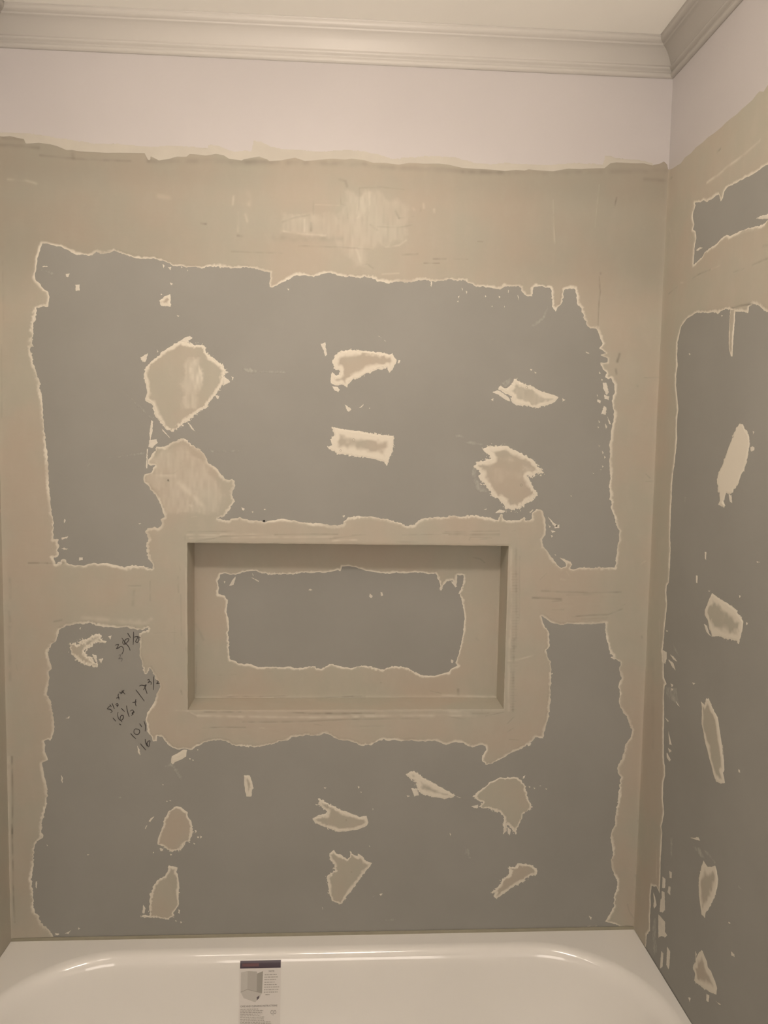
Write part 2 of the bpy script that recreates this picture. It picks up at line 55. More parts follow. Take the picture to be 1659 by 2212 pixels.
CB = [
'415.1 1432.3 427.7 1437.3 433.9 1432.8 424.5 1426.3',
'405.7 1425.8 418.3 1434 427.6 1421.7 418.2 1423',
'316.4 1386.1 333.7 1395.9 328.8 1377 321 1376.8',
'501.5 1349.5 515.8 1340.4 518.9 1335.7 503.1 1327.4',
'503.1 1362.2 515.7 1357.8 503.1 1352.7',
'484.1 1304.8 495.2 1303.5 490.4 1295.5',
'420.7 1243.2 428.6 1237 439.7 1221.2 431.7 1225.9',
'340.4 1244.8 344.1 1241.7 342.4 1219.4 337.2 1197 335.4 1212.9',
'335.3 1198.6 351.1 1202.1 354.2 1194.2 341.5 1181.2 333.6 1184.2',
'363.9 1226.2 381.1 1207.4 382.7 1204.2 365.4 1221.4',
'332 1179.9 330.1 1135.1 327.6 1135 329.5 1179.8',
'153.4 1567.3 162.6 1568.2 158.8 1559.8 154.6 1561.2',
'174.5 1544.4 184.3 1545.3 183.5 1531.4 174.9 1530.6',
'383.9 1555.1 390.7 1552.9 386.9 1549.7',
'399.1 1483.4 404.1 1481.3 400.9 1478.7',
'380 1588.9 387.8 1589.2 384 1582',
'367.6 1595.3 372.3 1592.4 369.8 1586.8',
'408 1592.9 412.6 1589 408.9 1587.3',
'421.9 1584.7 425 1583.2 423.2 1581',
'103.4 1583.5 114.6 1583.3 114.6 1580.5 103.3 1580.8',
'362.6 1529.8 367.6 1528.1 364.4 1526.1',
'354 1405.1 357.1 1399.6 354.6 1398',
'751.6 1331.3 764.5 1330 769.4 1323.7 766.3 1317.3 756.6 1321.8',
'724.9 1427 736.1 1430.4 736.2 1418.4 740.2 1402.6 735.5 1399.3 731.5 1411.9',
'781.8 1290.4 787.7 1285.7 798.1 1279.5 791.1 1272.9 786.2 1277.6',
'815.2 1283 825.8 1291.9 824.8 1288 816.8 1282.4',
'904 1393.9 909.5 1394 907.4 1387.6 902.5 1387.4',
'975.7 1574.8 979.6 1573.3 978.2 1562.3 975.9 1563.8',
'1038.6 1543.5 1043.4 1544.3 1042 1538.8',
'1038.2 1532.4 1040.8 1532.5 1039.6 1529.6',
'1047.8 1562.7 1050.8 1559.6 1049.7 1554.9',
'521.8 1348.4 526.5 1346.9 523.4 1339',
'647.5 1548.6 652.3 1548.1 650.1 1545.5',
'854.6 1449.9 859.5 1447.5 865.3 1443.2 861.1 1445.3',
'870.9 1439.2 875.1 1436.1 871.9 1437',
'837.9 1283.5 841.5 1282.6 838.9 1281.3',
'1126 1325 1139 1330.2 1152.4 1324 1166 1312.9 1169.5 1304.9 1156.1 1309.5 1139.3 1320.5',
'1169.2 1314.6 1186.1 1303.6 1196.3 1295.7 1183 1297 1172.9 1303.3',
'1123.1 1308.8 1129.7 1311.5 1128.2 1304',
'1292.7 1315 1300.6 1310.9 1294 1307.5',
'1213.4 1381.3 1220 1380.4 1216.2 1376.8',
'1223.5 1375.7 1230.2 1372.6 1226.3 1370.9',
'1344.6 1424.4 1349.6 1423.3 1353.1 1420.1 1347.4 1421.3',
'1261.3 1524.3 1269.9 1515 1274.5 1524.1',
'1387.5 1353.5 1397.5 1353.7 1403.5 1331 1398.7 1324.4 1389.7 1340.5',
'1392 1325.9 1405.6 1321.3 1404.2 1313.1 1394.1 1316.1',
'1393 1299.8 1400 1295 1399 1278.6 1387.1 1280',
'1402.5 1275.4 1412.4 1255.9 1406.5 1259.1',
'1377.4 1314.1 1385.9 1311 1384.4 1305.1 1376.6 1307.6',
'1382.1 1263.5 1386.3 1260.3 1383.3 1258.6',
'1400 1252.4 1403.2 1248.5 1400.7 1244.2',
'1384 1207.6 1387.5 1206.1 1385.3 1202.1',
'1394.1 1193 1397 1188.1 1394.3 1186.4',
'1378.1 1379.2 1382.5 1376.1 1379.3 1372.8',
'1380.7 1397.1 1385.8 1395.6 1382.6 1392.3',
'1375.2 1327.1 1378.7 1322.3 1376.1 1320.6',
'1417.9 1386.7 1423.1 1382.9 1419.9 1379.6',
'1383.7 1363.1 1388.9 1360 1385.7 1356.7',
'1057.4 1556.7 1060.8 1553.6 1058.9 1549.8',
'1102.6 1546.9 1105.2 1545.4 1103.4 1542.2',
'1135.2 1547.8 1138.6 1544.7 1136 1541.5',
'1178.9 1550.7 1181.8 1544.4 1180.7 1538',
'1155.7 1561.1 1159 1559.6 1156.9 1553.2',
'1118.6 1523.6 1120.9 1523.6 1119.7 1520.4',
'1148 1525 1150.3 1523.8 1148.8 1519.9',
'1140.8 1042.3 1150.6 1050.8 1167.4 1047.7 1160.9 1042.6',
'1269.2 1017.3 1276.2 1010.7 1272.8 1009',
'1268.6 1034 1282.6 1020.8 1296.4 1010.9 1289.8 1007.5 1279.3 1017.4',
'1276.5 1002.3 1288.4 1000.1 1280.1 995.7',
'1276.9 990.6 1282 989 1278.8 984.6',
'1286.1 1015.8 1296.2 1015.9 1297.2 1007.6 1284.7 1007.4',
'1381 1265.6 1385.2 1262.4 1382.6 1259.1',
'1398.1 1257.7 1403.1 1251.2 1399.4 1243',
'1379.9 1251.5 1383.3 1249.2 1381.1 1246.9',
'1384 1208.1 1386.8 1206.5 1385.6 1203.2',
'1392.4 1193.4 1396.5 1191.2 1393.6 1187.8',
'1397.9 1181.9 1402.7 1178.7 1399.8 1175.4',
'1393.8 1158.7 1398.2 1156.8 1395.7 1153.4',
'1372.5 1141.2 1376.6 1139.9 1374 1137.9',
'1321.3 1085.9 1324.8 1084.7 1322.8 1082.6',
'1390.8 1149.4 1393.8 1148.8 1391.9 1146.8',
'1222.8 1045 1231 1051.8 1232.7 1050.2 1226.2 1043.4',
'1113.9 1050.3 1122.2 1052.7 1117.3 1048.7',
'1102.2 1111.2 1108.9 1109.7 1105.6 1107.3',
'544.6 1047.8 552.6 1044.7 551 1039.7 546.2 1041.3',
'568.8 1038.3 573.6 1037.1 570.4 1035.1',
'596.1 1045.2 601.9 1044 597.8 1042',
'779.6 1031.2 786.2 1031.9 783.9 1027.3 781.3 1027.3',
'141.5 1015.2 144.6 1015.2 143.9 1008.8 140.7 1006.5',
'173.2 926.6 182.6 926.7 181 920.2 173.1 920.1',
'308.5 1007.5 316.5 1007.6 311.7 1005.3',
'128.9 916.5 124.1 913.2 133.5 910 143 911.7',
'134.1 947.3 140.4 949 149.8 945.8 140.4 944.1',
'134.5 971.6 150.3 975.6 147.1 971.1 136 967.7',
'214.4 687.9 225.6 689.5 220.7 677.9',
'302.4 479.4 307.2 469.2 309 455.6 303.2 462.4',
'125.3 409.2 128.4 402.3 127.6 389.4 124.5 395.6',
'422.9 448.1 427.8 446.3 424.5 443.9',
'430.4 444.6 435 442.8 431.7 440.5',
'441 470.2 445.9 468.4 442.6 465.7',
'237.4 741 245.4 744.3 242.1 734.4',
'172.3 760.6 175.6 763.9 173.9 757.3',
'137.2 545.9 146.9 550.9 145.2 544.9',
'320.1 669.7 323.4 668 324.9 653 321 656.3',
'200.2 699.5 209.7 696.2 212.7 677.9 206.3 682.9',
'1290.4 655.1 1293.9 654.5 1292.3 651',
'1228.6 397.5 1233.7 399.2 1232.2 392.1 1228.1 390.4',
'1236.2 479.9 1246.5 481.6 1245 474.6 1238.2 472.9',
'1259.7 499 1269.9 504.2 1275.5 491.9 1263.3 493.7',
'435.5 270.3 441.1 267.5 437.2 263.4',
'441.1 254.6 446.4 252.8 443.1 249.4',
'448.7 256.3 453 252.7 449.7 249.3',
'432.1 239.1 437.1 237.3 433.8 233.8',
'352.9 226.2 361.1 224.3 359.4 219.1 353.8 219.2',
'376.8 211.9 381.5 210.1 378.8 206.7',
'336.3 217.7 339.6 215.9 337.3 213.2',
'396 71.3 400 69.5 399.3 60.6 396 62.5',
'388.3 44.9 393.3 43.1 390.6 39.6',
'400.6 41.2 404.9 39.3 401.9 35.8',
'312.9 85.1 317.8 76.2 315.4 62.2 310.4 64',
'104.2 17.7 114 15 110.6 11.6 105.1 12',
'158.5 30 163.4 28.1 160 24.7',
'60.9 147 64.5 147 63.5 129.6 60.3 133.1',
'327 294.1 336.9 304.3 340.2 304.3 330.3 290.6',
'318 275.2 322 282.7 323.7 282.7 319.3 273.8',
'182.3 213.9 187.2 212.8 183.3 210.4',
'88.5 238.3 91.7 236.5 89.4 234.5',
'360.4 384.3 362.7 382.9 360.7 381.6',
'368.3 343.7 373.3 341.9 369 340.9',
'376.6 345.3 380.8 343.6 377.5 342.2',
'127.1 16.5 142 23.3 135.3 14.6',
'955.5 369.7 969.2 367.8 974.6 352 962.8 348.6',
'944 352.3 952.5 350.4 946.4 348',
'825.1 376 829.5 374.2 827.5 369',
'742.7 373.2 749.4 373.1 745.5 369.7',
'832 363.7 835.4 360.2 833.1 358.8',
'723 331.6 731.4 329.8 726.4 328.1',
'742.6 72.1 745.4 68.5 743.7 64.2',
'882 101.8 890.5 103.5 885.5 97.5',
'1052 256 1055.6 252.4 1053.3 247.1',
'1063.5 349.4 1079 344 1075.6 343.3',
'752.3 271.8 757.4 268.3 754 266.6',
'854.4 226.6 857.8 224.8 855.5 223',
'861.4 321.5 864.2 318 862.2 315.5',
'1103.3 323.3 1120.4 326 1118.9 317.2 1108.5 319',
'1243.2 372.5 1248.5 370.7 1245.1 368.6',
'1256.5 368.9 1260 367.1 1257.3 365',
'1285 366.2 1290.3 364.7 1287.2 363.3',
'1407.7 36.4 1415 32.7 1411.7 25.4',
'1194.6 268.5 1203.5 261.3 1200.4 247 1195 254.2',
'1270.8 374.8 1275.1 373.3 1271.7 371.2',
'1403.6 4.7 1428.5 5 1430.4 2 1403.8 1.8',
'1177.8 134.6 1182 132.7 1179.3 131']
SM = [
'540.7 1372.6 562.9 1369.9 578.8 1364 642.4 1363.9 645.7 1357.6 572.5 1357.5 553.4 1357.7 545.5 1363.2',
'225 1157.3 256.4 1159.4 297.3 1166.5 328.8 1171.8 328.8 1169.6 297.3 1163.3 259.5 1157.3',
'471.3 1179.1 522 1180 557.1 1180.6 541.1 1177.1 522 1174.8 477.7 1174.1',
'1059.8 1210 1079.6 1212 1099.6 1207.5 1113 1201.2 1086.5 1200.7 1063.3 1203.6',
'1036.7 1225.9 1059.5 1224.7 1059.7 1216.6 1043.4 1219.5',
'279.8 1306.8 298.4 1293 320.2 1272.9 343.5 1248 338.8 1249.5 313.9 1269.6 292.2 1291.3',
'365.5 427.9 378.7 438.1 388.5 432.9 401.5 410.5 407.9 386.5 394.9 403.7 383.5 426.1 372.1 424.4',
'883.1 37.3 917.4 40.2 927.8 34.6 917.6 30.2 886.6 32.9',
'1085.1 228.9 1102.8 209.1 1112.4 173.3 1105.3 180.5 1090.9 202.1',
'1210.2 1478.2 1235.8 1501.3 1251.3 1527.2 1254.8 1522.6 1242.6 1495.1 1220.2 1475.3',
'861.6 96.8 878.6 101.9 882 100 865 93.2',
'1081.2 1153.7 1092.6 1160.4 1095.1 1127.6 1105.5 1111.3 1122.7 1091.8 1102.8 1088.2 1090.9 1101.2 1080.1 1130.7',
'1145.1 1348.1 1164.6 1358.2 1172.9 1356.8 1169.9 1345.4 1155.4 1335.4',
'101.7 1573.4 116.9 1573.9 129 1565.1 122.8 1563.3 110.7 1569.1',
'399.9 42.9 413.2 39.1 403.2 35.8',
'254.1 353.3 267.1 354.9 268.7 349.8 257.3 348.9',
'193.5 1139.3 204.5 1149 202.9 1141 194.9 1132.9']
PR = [
('long pointed pale patch of compound, topmost below the band on the right wall', '375.3 1247 386 1244.3 402 1230.6 411.8 1219.7 413 1207.4 410.3 1192.1 405.2 1172 397.7 1159.4 387.2 1146.6 377.1 1128.8 365.5 1121.9 363.1 1115.4 350.9 1113.1 338.1 1114 334.1 1105.6 330.1 1097.2 335.8 1089.4 333 1085.1 311.2 1089.3 315.3 1097.8 312.1 1112.6 305.1 1115.5 305.7 1125.6 299.5 1137 301.8 1147 316.4 1165.6 327.5 1183.8 341.1 1206.5 352 1222.4 362.6 1238', 0.9, 60),
('kite shaped compound patch on the right wall', '303 910.3 333.9 905.3 373.1 900.8 399.8 895.9 401.8 890.7 417.3 886.1 425.3 880 423.7 867 418.2 848.3 413.6 835.9 407.6 835.2 405.7 839.5 380.1 833.9 358.1 830.8 341.7 830.9 325.5 826.8 313.8 823.9 300.4 836.1 291.8 851.4 278.4 860.5 277.3 870.7 288.1 886.8', 0.9, 20),
('long blade of compound with a forked top on the right wall', '281.5 678.7 296 678.4 301.8 690.8 311.8 695.9 323.1 687.7 337.9 677.3 352 670.5 360.8 650 369.3 631.4 378.4 606.5 374.9 624.3 382.1 602.1 387.7 579.4 382.1 571.9 387.7 564.3 393.4 555.2 374.9 546.8 358.8 542.9 347.7 551.7 339.7 563.7 328 576.1 315.8 592 305.7 603.7 305.8 603 296.6 622.3 288 635 287.4 657.8 286.1 669.7', 0.7, 14),
('flame shaped compound patch on the right wall', '326.1 361.9 335.2 360 344.1 358 360.2 369 372.9 377.1 380.3 370.2 386.5 358.4 385.1 340.4 376.2 314.2 362.1 286.3 353.3 271.9 345.4 263.3 343.3 250.4 329.1 249.3 322.2 262.9 314.9 280 311 299.4 311.1 315.7 314.8 332.2 318.8 345.3', 0.7, 15),
('lowest compound patch on the right wall, above the tub', '313.1 158.8 318 147.6 325.7 162.1 335.1 175.9 342 178.9 349.7 173.5 360.5 170.5 365 161.2 378.7 162.3 386.1 157.1 396.4 154.3 404 146 403.9 131.1 376.7 116.7 346.3 104.6 321.7 95.4 314.3 95.4 316.1 113.3 306.7 113.8 307.3 125.4 315.6 135', 0.8, 17),
('narrow drip of compound hanging from the band on the right wall', '316.6 1470.8 335.7 1467.3 335.9 1442 334.6 1418.6 334 1394.9 334.3 1376.6 328 1377.4 319.9 1393.6 316 1416.6 316.1 1445.4', 0.5, 5)]
CRR = [
'393.3 1616.9 407.1 1617.2 431.4 1612.8 457.8 1608.9 458.7 1600.2 432.1 1605.3 416.1 1608.7',
'276.9 841 289.4 840.4 297.7 828.6 312.2 823.5 301.9 822.7 287.2 827.8',
'415.1 1201.3 423.3 1204.3 430.6 1201.2 430.6 1195.9 420.1 1193.6',
'99.9 156.3 109.9 152.1 120.8 138.4 108.5 121.4 103.3 125.4 106.5 139.8',
'143.3 186.8 158.5 192 164.9 154.1 152.9 140.5 137.7 132.8 139.1 162.1 147.1 173',
'176 253.9 188.6 257.3 190 244.4 179.9 238.5',
'175.7 216.3 185.9 222.5 185.9 202.8 173 200.9',
'144 221.4 159.4 224.4 159.6 202.6 144.8 193.7',
'131.9 123 167.7 128 170.2 105.7 181.3 105.1 171.6 92.6 156.6 86.5 137.8 69.8',
'156.1 49.8 167.2 51.5 166.3 18.6 154 5.7 154.1 26.1',
'184.2 79.2 199.3 79.8 200.5 49.1 195.7 33.8 184.3 37.5',
'87.5 736.1 110.1 736.3 111.7 721.2 104.3 707.3 90.5 709.3',
'127.7 736.3 145 736.2 164.7 730.3 145.8 728.8',
'118.2 723 146.6 721.4 158.6 708.7 143.5 710.9',
'117.6 585.9 139.8 585.2 131.5 581.2',
'138 562.1 153.2 542.7 158.1 537 145.4 533.8',
'139.9 523.8 159.5 524 147.5 515.2',
'134.7 510.9 157.5 502.7 149.6 495.5 136 499.6',
'365.8 104.9 377.4 110.1 375.6 94.6 365.5 90.4',
'447.3 250.3 459.2 253.6 459.6 249 449.4 244.3',
'431.3 299.7 440.3 302.3 434.7 296.9',
'291.5 41.1 302.4 47.6 299.8 36.2',
'266.8 378.8 300.5 397.6 308.2 394.5 286.9 385.9',
'287.1 912.5 295.8 913.3 290.9 909.8',
'405.7 925.8 413.2 924.9 407.7 920.6',
'433.9 880.5 441.7 880.7 437.3 875.8',
'239.4 706.2 252.4 708.5 245.5 702.7',
'136.9 672.3 151.9 673.2 144.2 665',
'140.2 661.8 152.9 664 145 657.6',
'168 642.2 187.4 635.6 177 635.8',
'264.7 989.4 271.9 988.6 271.8 973.1 266.4 974',
'232 934.4 239.5 934.8 239.3 918.8 233.7 918.7',
'421.9 1231.6 427.6 1230 424 1224.8',
'457.1 997.5 469.4 997.1 460.1 994.9',
'436.5 601.3 441.4 602.7 443.6 598.8 438.5 596.6',
'402.1 116.7 422.5 125.5 416.5 120.6',
'148.7 1405.9 158 1402.9 152 1401',
'281.7 1464.2 288.6 1461.4 284.9 1459.6',
'100.2 785.5 112.6 786.5 105 782.7',
'347.9 1111.3 359 1110.3 362 1096.1 354.1 1097.1',
'158.5 1621.3 177.1 1623.4 188.7 1618.6 166.5 1617.5']
SMR = [
'106.3 98.3 124.2 107.8 125.1 57.1 136.6 38.3 124.9 15.8 109.5 25.8 103 63',
'274.1 363.9 306.1 379.5 328.4 373.9 336.1 367.6 315.2 362.9 292.9 365',
'316.6 383.4 340.8 389.6 368.5 387.5 391.7 387 369.2 381 341.7 381.3',
'436.3 384.8 459.9 390.6 483.3 390.2 466.4 384.8',
'132 776.8 146.5 761.4 168.6 752.1 182.4 739.1 169.6 743 147.6 752.2',
'109.7 657.9 168.8 672.9 179.9 648.1 185.4 634.9 143.2 633.9 116.1 640.4',
'171.4 336 186.2 338 188.8 294.8 178.9 287.3',
'160 1096.9 168.2 1095.6 167.5 1082.8 161.5 1082.4',
'157.8 1699.6 163.8 1696 163.4 1682.3 157.3 1685.8']
RTOP = '2.5 1843.2 24.8 1841.6 46.4 1840.1 63.6 1837.5 83.6 1842.6 111.8 1840.7 134.7 1844.1 164.9 1842.5 186.5 1844 214.9 1841.6 242.1 1841 261.7 1842.5 281 1842.2 303 1840.6 321 1842 341.7 1842 358.8 1842.5 369.8 1845.7 380.7 1847.3 395 1840 407.5 1845.7'
RU = '139.7 1726 166.9 1719 181.9 1716.8 197.2 1709.3 222.1 1708 246 1708.4 252.1 1698.3 256.3 1690.4 265.7 1695.5 269.4 1707.1 278.8 1710.3 304.4 1707.9 329.1 1706.4 358.9 1702.8 384.6 1701.9 422.2 1702.2 458.7 1699.2 468.2 1605.8 432.3 1603.8 422.4 1599.5 400.5 1601.5 368.9 1606.9 339.1 1610.1 317.6 1611.5 298.7 1612 285.2 1618.1 265.8 1616.3 246.2 1610.1 218.6 1609.1 197.4 1606.1 190.6 1600.7 165.1 1595.8 150 1593.4 150.3 1619.9 151.5 1633.6 157.8 1645.8 152.4 1661.3 139.9 1670 144.7 1679.2 135 1697.8 137.8 1707.4 146.2 1718.7'
RL = '96.8 1453 103.5 1468.4 115.1 1475.6 130.5 1482 157.7 1486.2 172.9 1487 203.1 1483.3 232.5 1477.2 260.7 1472.9 268 1467.5 277.7 1471.5 297.3 1472 313.7 1468.1 339.5 1460.3 361.1 1455.6 383.7 1450 383.9 1461.3 398 1463.2 415.2 1458.4 429.7 1449.8 441.2 1441.8 449.1 1438.9 486.5 1425.1 618.6 362.2 636.5 185.8 372.6 -42 54.7 -18.4 72.7 2.6 74.5 31.4 91.7 55.4 89.5 74.9 87.9 89.1 89.5 119.3 84.8 139.3 89.3 164.9 98.3 170.3 116.1 181 133.3 173.1 133.2 195.3 132.8 219.3 129.7 247.8 130.9 278.7 131 318.8 125.3 329.9 137.2 365.9 127 396.7 125 435.6 132 454.5 129.5 477.2 124.6 481 119.9 502.8 120.2 500.1 114 557 112 595.7 105.7 633 107.5 657.3 117.9 664.5 101.1 674.9 97.7 705.4 87.7 734.2 90.5 750.7 92 778.6 94.7 794.9 96.8 816.9 100.2 846.8 93.1 870.6 93 871.7 93.5 887.3 103.6 896.8 104.1 912.3 105.3 941.3 104.4 969.9 98.1 1007.5 97.2 1036.1 96.3 1064.6 97.5 1093.2 96.2 1125.4 98.5 1144.4 104.6 1167.2 107.7 1197.2 111 1225.1 107.2 1241.1 106.3 1269.1 110.6 1287.4 104.3 1306.3 91.9 1342.6 91.2 1368.7 95.6 1386.8 91 1409.5 90.1 1437.4'
NC = [
'507.3 852.9 512.7 864 519.5 869.6 518.1 859.9 514.1 847.9 504.5 847.9',
'556.3 868.5 561.7 867.2 578.1 859 575.4 856.7',
'850.2 830.1 853.5 828.8 858.1 823.2 853.7 817.5 848.9 823.1',
'876.6 833.7 882.1 832.6 883.1 824.7 878.7 823.3',
'697.6 837.5 701.7 840.4 708.6 837.6 703.1 835.9',
'1048.6 955.3 1051.4 955.3 1050 953.9',
'1053.7 861.2 1063.5 861.2 1068.6 848.6 1063.9 847.1',
'1024.5 845.4 1033.8 845.5 1028.9 837.5',
'560.3 879.7 563.1 872.8 561.2 871.4',
'490.9 858.3 494.2 857 492.3 852.8',
'1057.1 662.8 1064.2 661.4 1063 654.2 1058.7 654.2']
